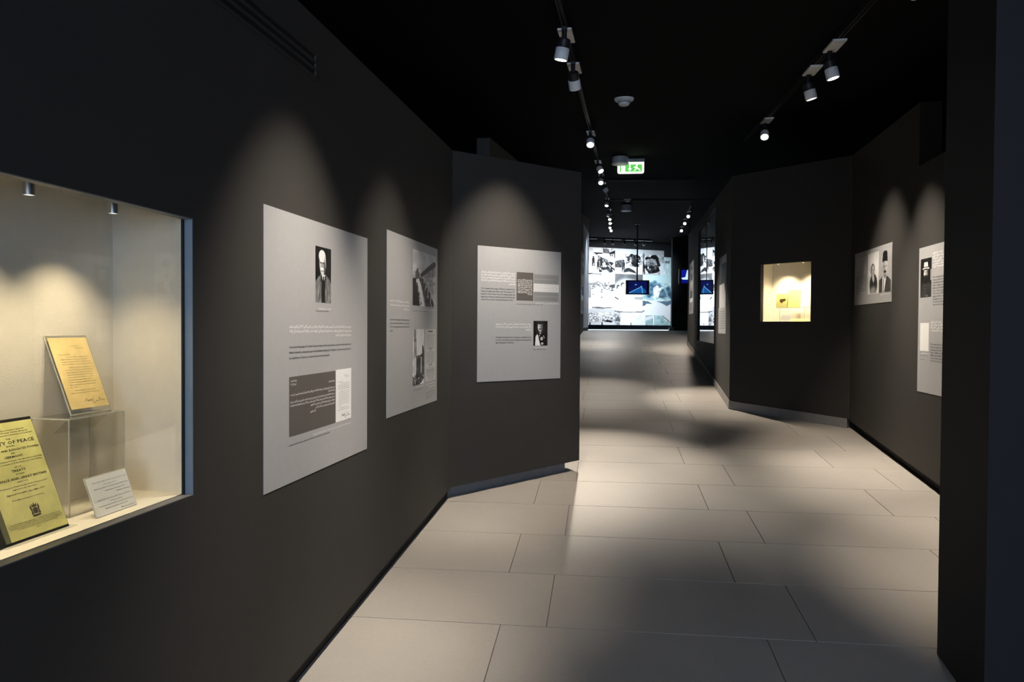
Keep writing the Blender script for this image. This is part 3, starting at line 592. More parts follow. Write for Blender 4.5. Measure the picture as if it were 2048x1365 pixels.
av = ['ولد الحاج في القدس ودرس فيها ثم انتقل', 'إلى القاهرة حيث واصل تعليمه وعاد إلى', 'فلسطين بعد الحرب ليعمل في الحركة', 'الوطنية وساهم في تأسيس الجمعيات', 'والنوادي العربية في مختلف المدن', 'وشارك في المؤتمرات الوطنية كلها', 'وكتب في الصحف المحلية']
ev = ['The national movement in Palestine was led in', 'those years by notable families and by the', 'educated youth of the towns, who founded the', 'first clubs and associations in Jerusalem,', 'Jaffa and Haifa, and who took part in every', 'one of the national congresses held between', '1919 and 1928. They wrote in the local press', 'against the policy of the mandate and sent', 'delegations to London and to Geneva in order', 'to present their demands for independence to', 'the government and the League.']
ext_lines(p5, [arabic(s) for s in av], 'ink_white', (x_,), P5(0, 158)[1], 5.45, .0135, right=True); ext_lines(p5, ev, 'ink_black', (x_,), P5(0, 358)[1], 5.48, .012)
p5.plate((1841.4, 646.5), (1857.8, 703), 'document_facsimile', 'paper_white', label='white document reproduction')
ext_lines(p5, [arabic(s) for s in av[:5]], 'ink_white', (P5(130, 0)[0],), P5(0, 728)[1], 5.55, .0135, right=True); ext_lines(p5, ev[:7], 'ink_black', (P5(130, 0)[0],), P5(0, 912)[1], 5.5, .012)
p5.text([('Letter of the congress, 1921', (1841.5, 712), (1857.5, 713), .006), ('National archive', (1841.5, 720), (1851, 720.5), .006)], 'ink_black')
p5.text([(arabic('رسالة المؤتمر'), (1843, 708), (1857.5, 708.5), .008)], 'ink_white')
# --- small panels on the far right wall
p6 = Panel(FARR, (1437.5, 617), (1451.4, 668), 'dim grey text panel right of the tall glass, under a cut-out figure', name='text_panel')
p6.text([(s, (1438.3, 624 + 4.6 * i), (1450.6, 624.5 + 4.9 * i), .013) for i, s in enumerate(ev[:8])], 'ink_black')
def pic_figure():
    p = Pic(24, 80, .27); p.rect(.35, 0, 1, .16, .72); p.rect(0, .54, .92, 1, .80); p.poly([(.2, .16), (.8, .14), (.9, .5), (.95, .66), (1, .8), (.8, .62), (.7, .5), (.2, .52)], .08); p.ell(.55, .2, .25, .06, .1); return p
p7 = Panel(FARR, (1440, 518), (1452.5, 614), 'photograph of a dark standing figure mounted right of the tall glass', name='wall_photograph', m='board_brown')
p7.pic((1440, 518), (1452.5, 614), pic_figure())
def pic_narrow():
    p = Pic(20, 90, .62); p.rect(.3, .08, .8, .34, .12); p.ell(.55, .18, .15, .05, .7); p.texty(.1, .36, .9, .5, 8, .9); p.rect(.3, .56, .8, .70, .15); p.rect(.2, .7, .9, .78, .95); p.texty(.1, .8, .9, .95, 7, .3); return p
p8 = Panel(FARR, (1379, 530), (1386.5, 627), 'narrow lit panel at the far end of the right wall, left of the tall glass', name='wall_photograph')
p8.pic((1379.3, 531), (1386.2, 626), pic_narrow())
p9 = Panel(LW2, (1162, 502), (1167.5, 629), 'slim photo panel on the far left wall, just past the pier edge', name='wall_photograph')
p9.pic((1162.2, 503), (1167.3, 628), pic_narrow())

# ------------------------------------------------------------------ slot vent high on the left wall
vz0, vz1 = LW.px(623, 152)[1], LW.px(623, 106)[1]; va1 = LW.px(627, 130)[0]; va0 = va1 - 2.6
vent = thing('air_vent', 'long black slotted air vent high on the left wall above the showcase', 'vent', LW.w((va0 + va1) / 2, 0, vz0), LW.ang)
hw = (va1 - va0) / 2; H_ = vz1 - vz0
mb = MB(); mb.box(-hw, hw, -.003, .001, 0, H_); mb.build('back_plate', 'plinth_shaded', vent)
mb = MB(); mb.box(-hw, hw, -.012, 0, -.006, .004).box(-hw, hw, -.012, 0, H_ - .004, H_ + .006).box(-hw - .006, -hw, -.012, 0, -.006, H_ + .006).box(hw, hw + .006, -.012, 0, -.006, H_ + .006); mb.build('frame', 'wall_paint', vent)
for i in (1, 2):
    z = H_ * i / 3; mb = MB(); mb.box(-hw, hw, -.011, -.002, z - .006, z + .006); mb.build('slat', 'wall_paint', vent)

# ------------------------------------------------------------------ big showcase in the left wall
GB, BB, CR = .030, .272, -.585                          # glass plane, back, right lining
CF, CT = 1.148, 2.05
case = thing('display_case', 'large lit showcase set in the left wall, cream lined, holding documents', 'showcase', LW.w(-1.27, 0, CZ0), LW.ang)
X = lambda a: a + 1.27
Z = lambda z: z - CZ0
mb = MB(); mb.box(X(CA0 - .01), X(CR + .02), BB, BB + .015, Z(CF) - .02, Z(CT) + .02); mb.build('back_panel', 'case_lining', case)
mb = MB(); mb.box(X(CR), X(CR + .02), GB + .002, BB, Z(CF) - .02, Z(CT) + .02); mb.build('side_panel', 'case_lining', case)
mb = MB(); mb.box(X(CA0 - .02), X(CA0), GB + .002, BB, Z(CF) - .02, Z(CT) + .02); mb.build('side_panel', 'case_lining', case)
mb = MB(); mb.box(X(CA0), X(CR), GB + .002, BB, Z(CF) - .02, Z(CF)); mb.build('shelf', 'case_lining', case)
mb = MB(); mb.box(X(CA0 - .02), X(CR + .02), GB + .002, BB + .015, Z(CT), Z(CT) + .02); mb.build('top_panel', 'case_lining', case)
mb = MB(); t = .0025
mb.box(X(CA1) - t, X(CA1), 0.0006, GB, Z(CZ0), Z(CZ1)); mb.build('jamb', 'case_jamb', case, label='jamb, blue daylight tint in its colour')
mb = MB(); mb.box(X(CA0), X(CA0) + t, .0006, GB, Z(CZ0), Z(CZ1)); mb.build('jamb', 'case_jamb', case)
mb = MB(); mb.box(X(CA0), X(CA1), .0006, GB, Z(CZ0), Z(CZ0) + t); mb.build('sill', 'sill', case)
mb = MB(); mb.box(X(CA0), X(CA1), .0006, GB, Z(CZ1) - t, Z(CZ1)); mb.build('head_trim', 'sill', case)
mb = MB()
g1 = .009
mb.box(X(CA1) - g1, X(CA1) - t, GB - .004, GB + .003, Z(CZ0) + t, Z(CZ1) - t); mb.build('gasket', 'gasket', case)
mb = MB(); mb.box(X(CA0), X(CA1) - g1, GB - .001, GB + .001, Z(CZ0) + t, Z(CZ1) - t); mb.build('glass_pane', 'pane', case)
for a in (-1.62, -1.35, -1.080, -.806):
    lab = {-1.62: 'small chrome showcase spotlight furthest beyond the left picture edge', -1.080: 'small chrome spotlight at the top of the showcase, left one in view', -.806: 'small chrome spotlight at the top of the showcase, nearer the right lining'}.get(a, 'small chrome spotlight at the top of the showcase, beyond the left picture edge')
    t_ = thing('case_spotlight', lab, 'spotlight', LW.w(a, .095, CT), LW.ang, 'spotlights inside the large showcase')
    mb = MB(); mb.lathe([(.0100, -.094), (.0105, -.100), (.0125, -.100), (.0125, -.035), (.0115, -.030), (.0115, -.002)], 20, cap=False); brl = mb.build('barrel', 'chrome', t_, smooth=True)
    mb = MB(); mb.lathe([(.018, -.003), (.018, 0)], 20); mb.build('flange', 'chrome', t_, smooth=True)
    mb = MB(); mb.lathe([(.0098, -.0965), (.0098, -.0955)], 16); mb.build('lens', 'lens_small', brl)
    ld = bpy.data.lights.new('case_lamp', 'SPOT'); ld.energy = 11; ld.color = (1, .83, .55); ld.spot_size = math.radians(98); ld.spot_blend = 1.; ld.shadow_soft_size = .008
    lo_ = bpy.data.objects.new('lamp', ld); COL.objects.link(lo_); lo_.parent = t_; lo_.location = (0, .0, -.104); lo_.rotation_euler = (math.radians(7), 0, 0)
# things standing in it (all built upright with the face toward -y, then leaned back)
def lean_thing(name, label, cat, a, b, z, lean, group=None):
    o = thing(name, label, cat, LW.w(a, b, z), 0, group); o.rotation_euler = (0, 0, 0)
    o.matrix_world = Matrix.Translation(LW.w(a, b, z)) @ Matrix.Rotation(LW.ang, 4, 'Z') @ Matrix.Rotation(-lean, 4, 'X')
    return o
ra0, ra1, rb0, rb1, rz = -.905, -.700, .145, .258, 1.405
ris = thing('display_riser', 'clear acrylic box riser under the yellowed typed letter', 'riser', LW.w((ra0 + ra1) / 2, (rb0 + rb1) / 2, CF), LW.ang)
hx, hy, hz_ = (ra1 - ra0) / 2, (rb1 - rb0) / 2, rz - CF; t = .003
mb = MB(); mb.box(-hx, hx, -hy, hy, hz_ - t, hz_); mb.build('top_sheet', 'acrylic', ris)
mb = MB(); mb.box(-hx, hx, -hy, -hy + t, 0, hz_ - t); mb.build('front_sheet', 'acrylic', ris)
for sx in (-1, 1):
    mb = MB(); mb.box(sx * hx - (t if sx > 0 else 0), sx * hx + (t if sx < 0 else 0), -hy + t, hy, 0, hz_ - t); mb.build('side_sheet', 'acrylic', ris)
mb = MB()
for sx in (-1, 1):
    for y_ in (-hy - .0004, hy - .0022): mb.box(sx * hx - .0015, sx * hx + .0015, y_, y_ + .0026, 0, hz_)
mb.box(-hx, hx, -hy - .0006, -hy + .0022, hz_ - .003, hz_ + .0004).box(-hx - .0004, -hx + .003, -hy, hy, hz_ - .003, hz_ + .0004).box(hx - .003, hx + .0004, -hy, hy, hz_ - .003, hz_ + .0004)
mb.build('glued_edge', 'acrylic_edge', ris)
# letter on its stand
l0, l1 = -.842, -.703; lw_ = l1 - l0; lh = .206; lean = math.atan2(.075, .192)
stand = lean_thing('letter_stand', 'clear acrylic stand holding the yellowed typed letter', 'stand', (l0 + l1) / 2, .187, rz + .003, lean)
mb = MB(); mb.box(-lw_ / 2 - .006, lw_ / 2 + .005, .0012, .004, 0, lh + .022); mb.build('back_sheet', 'acrylic', stand)
mb = MB(); c_, s_ = math.cos(lean), math.sin(lean)
mb.box(-lw_ / 2 - .006, lw_ / 2 + .005, 0, .075, -.0025, 0); mb.v = [(x, y * c_ + z * s_ * 0, z - y * s_) for x, y, z in mb.v]; mb.build('foot_sheet', 'acrylic', stand)
mb = MB(); mb.box(-lw_ / 2 - .0065, -lw_ / 2 - .005, .001, .0042, 0, lh + .022).box(-lw_ / 2 - .006, lw_ / 2 + .005, .001, .0042, lh + .0205, lh + .022).box(-lw_ / 2 - .006, lw_ / 2 + .005, -.001, .004, -.001, .001); mb.build('polished_edge', 'acrylic_edge', stand)
let = lean_thing('typed_letter', 'yellowed typed letter with ink signature, propped on the acrylic riser', 'letter', (l0 + l1) / 2, .187, rz + .003, lean)
mb = MB(); mb.box(-lw_ / 2, lw_ / 2, 0, .0009, .014, .014 + lh); shp = mb.build('sheet', 'paper_aged', let)
L = Letters(); letter_text(L, -lw_ / 2, lw_ / 2, .014, .014 + lh); L.build(shp, 'ink_sepia', -.0004)
sg = MB(); signature(sg, -lw_ / 2 + lw_ * .38, -lw_ / 2 + lw_ * .92, .014 + lh * .075, .014 + lh * .135, -.0005); sg.build('signature', 'ink_sepia', shp)
# treaty book page on black board
bw, bh = .203, .292; lean_b = math.atan2(.109, .268)
bk = lean_thing('treaty_booklet', 'yellow-green printed treaty title page on a black board, leaning in the showcase corner', 'booklet', -1.0745, .087, CF + .002, lean_b)
mb = MB(); mb.box(-bw / 2, bw / 2, 0, .008, 0, bh); mb.build('backing_board', 'book_black', bk)
pw0, pw1, pz0, pz1 = -bw / 2 + .034, bw / 2 - .0035, .006, bh - .008
mb = MB(); mb.box(pw0, pw1, -.0025, 0, pz0, pz1); tpg = mb.build('title_page', 'paper_yellow', bk)
mb = MB(); mb.box(pw0 - .012, pw0, -.0032, 0, pz0, pz1); mb.build('spine', 'cloth_spine', bk)
L = Letters(); pc = (pw0 + pw1) / 2; pwid = pw1 - pw0; ph = pz1 - pz0
for s, wd, y, h, sh in (('The London Gazette', .42, .075, .003, .12), ('Treaty Series (Peace)', .46, .097, .003, .14), ('Presented to Parliament by Command', .60, .119, .003, .14), ('THE', .08, .155, .0035, 0), ('TREATY OF PEACE', .86, .195, .0082, 0), ('BETWEEN', .14, .218, .003, 0), ('THE ALLIED AND ASSOCIATED POWERS', .94, .255, .0048, 0), ('AND', .07, .282, .003, 0), ('GERMANY,', .32, .316, .0055, 0),
                        ('The Protocol annexed thereto, the Agreement respecting', .92, .345, .003, 0), ('the military occupation of the territories of the Rhine,', .90, .368, .003, 0), ('AND THE', .12, .405, .003, 0), ('TREATY', .24, .44, .0058, 0), ('BETWEEN', .14, .467, .003, 0), ('FRANCE AND GREAT BRITAIN', .88, .507, .0055, 0), ('RESPECTING', .18, .535, .003, 0),
                        ('Assistance to France in the event of unprovoked', .82, .567, .003, 0), ('aggression by Germany.', .42, .592, .003, 0), ('Signed at Versailles, June 28th, 1919.', .66, .63, .004, 0), ('(With Maps and Signatures in facsimile.)', .56, .68, .003, 0),
                        ('LONDON: PRINTED AND PUBLISHED BY HIS MAJESTYS STATIONERY OFFICE.', .88, .875, .0025, 0), ('To be purchased through any Bookseller or directly from the Stationery Office at the following addresses:', .94, .89, .0025, 0), ('Imperial House, Kingsway, and 28, Abingdon Street, London; 37, Peter Street, Manchester;', .9, .905, .0025, 0), ('1, St. Andrews Crescent, Cardiff; 23, Forth Street, Edinburgh.', .7, .92, .0025, 0), ('1919.', .08, .945, .0035, 0)):
    L.line(s, pc + pwid * (sh - wd / 2), pc + pwid * (sh + wd / 2), pz1 - ph * y, h)
L.build(tpg, 'ink_sepia', -.0029)
cr = MB(); cz = pz1 - ph * .79                             # royal arms: crown, shield and two supporters
cr.slab([(-.006, cz - .010), (.006, cz - .010), (.007, cz + .002), (0, cz + .005), (-.007, cz + .002)], -.0032, -.0026)
cr.slab([(-.006, cz + .006), (.006, cz + .006), (.008, cz + .014), (.003, cz + .010), (0, cz + .016), (-.003, cz + .010), (-.008, cz + .014)], -.0032, -.0026)
for s in (-1, 1): cr.slab([(s * x, z) for x, z in [(.008, cz - .012), (.013, cz - .011), (.011, cz - .003), (.013, cz + .006), (.011, cz + .012), (.0085, cz + .007)]][::s], -.0032, -.0026)
cr.slab([(-.012, cz - .016), (.012, cz - .016), (.010, cz - .0125), (-.010, cz - .0125)], -.0032, -.0026)
cr.v = [(x + pc + .006, y, z) for x, y, z in cr.v]; cr.build('crest', 'ink_sepia', tpg)
bs = lean_thing('booklet_stand', 'thin clear acrylic easel under the black-backed treaty page', 'stand', -1.0745, .087, CF + .0005, 0)
mb = MB(); mb.box(-.09, .117, -.012, .11, 0, .0015); mb.build('foot_sheet', 'acrylic_edge', bs)
mb = MB(); mb.slab([(-.04, 0), (.04, 0), (.04, .20), (-.04, .20)], .02, .022); mb.v = [(x, y + z * .42, z + .0015) for x, y, z in mb.v]; mb.build('back_rest', 'acrylic', bs)
# caption card
cl = math.atan2(.037, .10)
cd = lean_thing('caption_card', 'small white bilingual caption card leaning on the showcase shelf, right of the riser', 'caption card', -.8185, .073, CF + .002, cl)
mb = MB(); mb.box(-.0735, .0735, 0, .0015, 0, .104); mb.build('card', 'paper_white', cd)
mb = MB(); mb.box(-.0765, .0765, .0018, .0048, -.001, .107); mb.build('acrylic_plate', 'acrylic_edge', cd)
L = Letters()
for s, a_, b_, y in ((arabic('صورة عن رسالة وزير خارجية بريطانيا آرثر بلفور إلى اللورد روتشيلد'), .1, .96, .16), (arabic('في تشرين الثاني 1917'), .36, .68, .25), ('Facsimile of the letter of the Foreign Secretary of Britain to Lord', .1, .96, .33), ('Rothschild in November 1917', .36, .86, .42), ('(British Library)', .62, .96, .5), (arabic('معاهدة السلام بين الحلفاء والقوى المنضمة وبين ألمانيا الموقعة'), .1, .96, .62), (arabic('في فرساي عام 1919'), .4, .7, .7), ('Treaty of Peace between the Allied and Associated Powers and Germany', .1, .96, .78), ('signed at Versailles, June 1919', .22, .8, .86), ('(Museum collection)', .6, .96, .95)):
    L.line(s, -.0735 + .147 * a_, -.0735 + .147 * b_, .104 * (1 - y), .0026)
L.build(cd, 'ink_black', -.0004)

# ------------------------------------------------------------------ small square showcase in the angled wall
wc = (WA0 + WA1) / 2
sc2 = thing('display_case', 'small square lit showcase in the angled wall, bright cream inside', 'showcase', FP.w(wc, 0, WZ0), FP.ang)
hw = (WA1 - WA0) / 2; hh = WZ1 - WZ0; L0 = hw + .0
li0, li1, D = -hw - .055, hw + .12, .34
mb = MB(); mb.box(li0 - .02, li1 + .02, D, D + .02, -.02, hh + .1); mb.build('back_panel', 'case_lining', sc2)
for x0, x1 in ((li0 - .02, li0), (li1, li1 + .02)):
    mb = MB(); mb.box(x0, x1, .062, D, -.02, hh + .1); mb.build('side_panel', 'case_lining', sc2)
mb = MB(); mb.box(li0, li1, .062, D, -.02, 0); mb.build('shelf', 'case_lining', sc2)
mb = MB(); mb.box(li0 - .02, li1 + .02, .062, D + .02, hh + .1, hh + .12); mb.build('top_panel', 'case_lining', sc2)
mb = MB(); mb.box(-hw, hw, .054, .056, 0, hh); mb.build('glass_pane', 'pane', sc2)
def fpl(x, y, b): a, z = FP.px(x, y, b); return a - wc, z - WZ0
for i, (xx, lab) in enumerate(((1556, 'tiny chrome spotlight inside the small square showcase, left one'), (1606, 'tiny chrome spotlight inside the small square showcase, right one'))):
    a_, _ = fpl(xx, 560, .11); q_ = FP.w(wc + a_, .11, WZ0 + hh + .1)
    t_ = thing('case_spotlight', lab, 'spotlight', q_, FP.ang, 'spotlights inside the small showcase')
    mb = MB(); mb.lathe([(.012, -.10), (.014, -.095), (.014, -.03), (.012, -.002)], 16); brl = mb.build('barrel', 'chrome', t_, smooth=True)
    mb = MB(); mb.lathe([(.009, -.1015), (.009, -.1005)], 12); mb.build('lens', 'lens_small', brl)
    ld = bpy.data.lights.new('case_lamp', 'SPOT'); ld.energy = 30; ld.color = (1, .84, .58); ld.spot_size = math.radians(90); ld.spot_blend = .9; ld.shadow_soft_size = .01
    lo_ = bpy.data.objects.new('lamp', ld); COL.objects.link(lo_); lo_.parent = t_; lo_.location = (0, 0, -.106); lo_.rotation_euler = (math.radians(22), 0, 0)
x0, z1 = fpl(1552, 616, .14); x1, _ = fpl(1640, 616, .14)
r2 = thing('display_riser', 'clear acrylic riser inside the small square showcase', 'riser', FP.w(wc + (x0 + x1) / 2, .20, WZ0), FP.ang)
hx = (x1 - x0) / 2
mb = MB(); mb.box(-hx, hx, -.06, .10, z1 - .004, z1); mb.build('top_sheet', 'acrylic', r2)
mb = MB(); mb.box(-hx, hx, -.0605, -.057, z1 - .004, z1 + .0005)
for xx in (1559.5, 1609): a_ = fpl(xx, 600, .14)[0] - (x0 + x1) / 2; mb.box(a_ - .002, a_ + .002, -.0605, -.057, 0, z1 - .004)
mb.build('glued_edge', 'acrylic_edge', r2)
def pic_env():
    p = Pic(40, 24, 0.); p.a[:] = np.array([.86, .83, .50]); p.poly([(.12, .3), (.9, .25), (.85, .6), (.55, .75), (.4, .95), (.2, .8), (.1, .6)], [.30, .22, .06]); p.noise(.35, 12); return p
def cardlike(name, label, cat, tl, br, b, lean, m, z=None, pic=None):
    x0, za = fpl(*tl, b); x1, zb = fpl(*br, b); zb = zb if z is None else z
    o = thing(name, label, cat); o.matrix_world = Matrix.Translation(FP.w(wc + (x0 + x1) / 2, b, WZ0 + zb)) @ Matrix.Rotation(FP.ang, 4, 'Z') @ Matrix.Rotation(-lean, 4, 'X')
    hw_ = (x1 - x0) / 2; h_ = za - zb; mb = MB(); mb.box(-hw_, hw_, 0, .0015, 0, h_); mb.build('sheet', m, o)
    if pic: put_print(o, 'stamp_print', *pic[0](hw_, h_), pic[1], -.0006)
    return o, hw_, h_
cardlike('envelope', 'pale envelope with brown stamps, left document in the small showcase', 'envelope', (1552, 588), (1573, 614), .19, .12, 'paper_yellow', z1 + .001, (lambda a, h: (-a * .5, a * .9, h * .3, h * .75), pic_env()))
o, a_, h_ = cardlike('open_document', 'yellow document standing right of the stamped envelope in the small showcase', 'document', (1573.5, 580), (1600, 614), .20, .15, 'paper_yellow', z1 + .001)
L = Letters(); [L.line(s, -a_ * .6, a_ * .5, h_ * (.75 - .12 * i), .004) for i, s in enumerate(('PALESTINE', 'Mandate'))]; L.build(o, 'ink_sepia', -.0004)
o, a_, h_ = cardlike('caption_card', 'small white caption card low in the small square showcase', 'caption card', (1561, 628), (1581, 643), .10, .3, 'paper_white', .001)
L = Letters(); [L.line(s, -a_ * .8, a_ * .8, h_ * (.7 - .2 * i), .004) for i, s in enumerate((arabic('طوابع من فترة الانتداب'), 'Stamps of the mandate', 'Museum collection'))]; L.build(o, 'ink_black', -.0004)
cardlike('paper_sheet', 'tan paper lying low under the riser in the small showcase', 'paper', (1579, 634), (1612, 643), .17, .9, 'paper_aged', .001)

# ------------------------------------------------------------------ tall glazed opening, far right wall
tg = thing('glass_showcase', 'tall glazed opening on the far right wall mirroring the bright photo wall', 'showcase', FARR.w((GA0 + GA1) / 2, 0, GZ0), FARR.ang)
hw = (GA1 - GA0) / 2; hh = GZ1 - GZ0
mb = MB(); mb.box(-hw, hw, .06, .066, 0, hh)
mb.v, mb.f = [], []
N, M_ = 18, 14                                            # very slightly bowed sheet
for j in range(M_ + 1):
    for i in range(N + 1):
        u, v = i / N * 2 - 1, j / M_ * 2 - 1; mb.v.append((u * hw, .012 - .006 * (1 - u * u) , (v + 1) / 2 * hh))
for j in range(M_):
    for i in range(N): k_ = j * (N + 1) + i; mb.f.append((k_, k_ + 1, k_ + N + 2, k_ + N + 1))
mb.build('glass_pane', 'tall_glass', tg, smooth=True)
mb = MB(); mb.box(-hw, hw, .30, .32, 0, hh); mb.build('back_panel', 'black_wall', tg)
mb = MB(); mb.box(-hw - .09, -hw, -.01, .02, -.09, hh + .03).box(hw, hw + .06, -.01, .02, -.09, hh + .03).box(-hw, hw, -.01, .02, -.05, 0).box(-hw, hw, -.01, .02, hh, hh + .03); mb.build('frame', 'gasket', tg)

# ------------------------------------------------------------------ tracks and spotlights
def track(name, label, P, Q, drop=.06, group='black lighting tracks', rods=0.):
    P = Vector(P); Q = Vector(Q); d = (Q - P); L_ = d.length; d.normalize(); y = Vector((0, 0, 1)).cross(d).normalized(); z = d.cross(y)
    o = thing(name, label, 'lighting track', P, 0, group); o.matrix_world = Matrix.Translation(P) @ Matrix((d, y, z)).transposed().to_4x4()
    mb = MB(); mb.box(0, L_, -.018, -.007, -.0, drop).box(0, L_, .007, .018, 0, drop).box(0, L_, -.007, .007, drop * .3, drop); mb.build('rail', 'track_black', o)
    if rods:
        for x in (.1, L_ - .1): mb = MB(); mb.lathe([(.005, drop), (.005, drop + rods)], 8, c=(x, 0, 0)); mb.build('hanger_rod', 'track_black', o)
    return o
TR = 3.27
def lt(s): return -.483 - .0144 * (s - 4.59)
def cz(p, h=TR): return SL * (p @ G) + h if p @ G < CREASE else LAND + h
def P3d(s, t, h=TR): p = st(s, t); return (p[0], p[1], cz(p, h))
track('ceiling_track', 'long black lighting track over the left side of the ramp', P3d(-2, lt(-2)), P3d(18.6, lt(18.6)))
track('ceiling_track', 'black lighting track over the right side, running toward the black pillar', P3d(-2, 1.43), P3d(10.2, 1.43))
track('ceiling_track', 'short black track over the landing continuing the left row', P3d(19.3, lt(19.3)), P3d(23.5, lt(23.5)))
track('ceiling_track', 'short black track over the right side of the landing', P3d(19.5, 1.42), P3d(25, 1.45))
q1, q2 = on_floor(1216, 362, 3.29), on_floor(1390, 362, 3.29); track('ceiling_track', 'black cross rail on the ceiling behind the exit sign', q1, q2, .04)
q1, q2 = on_floor(1220, 402, 3.29), on_floor(1384, 402, 3.29); track('ceiling_track', 'black cross rail on the ceiling, further than the other one', q1, q2, .04)
ml = {}
mb = MB(); mb.slab([(.0, -.048), (.30, -.048), (.30, .048), (.0, .048), (.0, .020), (.055, .020), (.055, -.020), (.0, -.020)], 0, .014); mb.v = [(x, z, y - .016) for x, y, z in mb.v]; mb.f = [t[::-1] for t in mb.f]; ml['plate'] = mb.mesh('adapter_plate', 'lamp_white')
mb = MB(); mb.lathe([(.017, -.085), (.017, -.01), (.012, 0)], 16); mb.box(-.02, .02, -.016, .016, -.02, .004); ml['stem'] = mb.mesh('stem', 'lamp_black', True)
mb = MB(); mb.lathe([(.040, -.055), (.043, -.05), (.043, .0), (.036, .008), (.0001, .008)], 28, cap=False); ml['housing'] = mb.mesh('housing', 'lamp_black', True)
mb = MB(); mb.lathe([(.040, -.118), (.041, -.131), (.0465, -.131), (.0475, -.129), (.0475, -.056), (.0465, -.054), (.03, -.054)], 32, cap=False); ml['barrel'] = mb.mesh('barrel', 'lamp_white', True)
mb = MB(); mb.lathe([(.0398, -.121), (.0398, -.117)], 28); ml['lens'] = mb.mesh('lens', 'lens')
lamp_n = 0
def luminaire(pos, tdir, target, label, group, W_=40, cone=50, blend=.5, col=(1, .89, .75), on=True):
    pos = Vector(pos); x = Vector(tdir).normalized(); y = Vector((0, 0, 1)).cross(x).normalized(); z = x.cross(y)
    E_ = Matrix.Translation(pos) @ Matrix((x, y, z)).transposed().to_4x4(); Ei = E_.inverted()
    o = thing('track_spotlight', label, 'spotlight', pos, 0, group); o.matrix_world = E_
    for k_ in ('plate', 'stem'):
        c = bpy.data.objects.new({'plate': 'adapter_plate', 'stem': 'stem'}[k_], ml[k_]); COL.objects.link(c); c.parent = o; c.matrix_local = Matrix.Translation((0, 0, 0))
    piv = pos + Vector((0, 0, -.085)); d = (Vector(target) - piv).normalized()
    R = (-d).to_track_quat('Z', 'Y').to_matrix().to_4x4(); Wm = Matrix.Translation(piv) @ R
    for k_ in ('housing', 'barrel', 'lens'):
        c = bpy.data.objects.new(k_, ml[k_]); COL.objects.link(c); c.parent = o if k_ != 'lens' else brl; c.matrix_local = Ei @ Wm if k_ != 'lens' else Matrix()
        if k_ == 'barrel': brl = c
    if on:
        ld = bpy.data.lights.new('spot', 'SPOT'); ld.energy = W_; ld.color = col; ld.spot_size = math.radians(cone); ld.spot_blend = blend; ld.shadow_soft_size = .03
        lo_ = bpy.data.objects.new('lamp', ld); COL.objects.link(lo_); lo_.parent = o; lo_.matrix_local = Ei @ Wm @ Matrix.Translation((0, 0, -.133))
    return o
def wash(s, t, n, tilt):                                # aim point for a lamp at (s,t) tipped towards direction n
    p = P3d(s, t); k = 3 * math.tan(math.radians(tilt)); return (p[0] + n[0] * k, p[1] + n[1] * k, p[2] - 3.08)
gdir = (G[0], G[1], SL); gback = (-G[0], -G[1], -SL)
GL_, GR_ = 'track spotlights of the left row', 'track spotlights of the right row'
def LWt(a, z): return LW.w(a, 0, z)
pc1 = ((p1.a0 + p1.a1) / 2, (p1.z0 + p1.z1) / 2); pc2 = ((p2.a0 + p2.a1) / 2, (p2.z0 + p2.z1) / 2)
# off the top of the picture, aimed at the two left-wall panels and the floor below them
luminaire(P3d(2.62, lt(2.62)), gdir, wash(2.62, lt(2.62), LW.n, 19), 'unseen spotlight above the frame lighting the large portrait panel', GL_, 275, 52, 1.)
luminaire(P3d(3.70, lt(3.70)), gdir, wash(3.70, lt(3.70), LW.n, 15), 'unseen spotlight above the frame lighting the narrow street panel', GL_, 215, 54, 1.)
# visible left row
luminaire(P3d(4.93, lt(4.93)), gdir, wash(4.93, lt(4.93), (PIER.n[0] - PIER.d[0] * .2, PIER.n[1] - PIER.d[1] * .2), 13), 'nearest spotlight of the left row, tilted left with its lens glowing', GL_, 300, 56, 1.)
luminaire(P3d(5.77, lt(5.77)), gdir, on_floor(1235, 835), 'second spotlight of the left row, pointing straight down with no lens visible', GL_, 70, 42, 1.)
luminaire(P3d(8.70, lt(8.70)), gdir, on_floor(1190, 925), 'third spotlight of the left row, facing the viewer, above the pier edge', GL_, 800, 36, 1.)
for s, tg_, e_, c_, lab in ((11.1, FARR.w(FARR.px(1448, 780)[0], .0, .95), 900, 34, 'fourth spotlight of the left row, first of the three close together'), (12.7, on_floor(1190, 782), 340, 30, 'fifth spotlight of the left row, leaning left, middle of three close together'),
                         (13.9, FARR.w(FARR.px(1383, 600)[0], 0, 1.7), 330, 44, 'sixth spotlight of the left row, last of the three close together'), (17.2, on_floor(1175, 690), 260, 30, 'seventh spotlight of the left row, alone beside the small far detector')):
    luminaire(P3d(s, lt(s)), gdir, tg_, lab, GL_, e_, c_, 1.)
for s, tg_, e_, lab in ((19.6, LW2.w(LW2.L - .9, 0, 2.9), 190, 'far left-row spotlight, first of the distant cluster'), (20.5, on_floor(1200, 678), 60, 'far left-row spotlight, second of the distant cluster'), (21.3, on_floor(1190, 674), 60, 'far left-row spotlight, third of the distant cluster'), (22.2, LW2.w(LW2.L - .3, 0, 3.0), 190, 'far left-row spotlight, fourth of the distant cluster'), (23.0, on_floor(1180, 670), 60, 'far left-row spotlight, last of the distant cluster')):
    luminaire(P3d(s, lt(s)), gdir, tg_, lab, GL_, e_, 60 if e_ > 100 else 40, 1., (.86, .93, 1.) if e_ > 100 else (1, .89, .75))
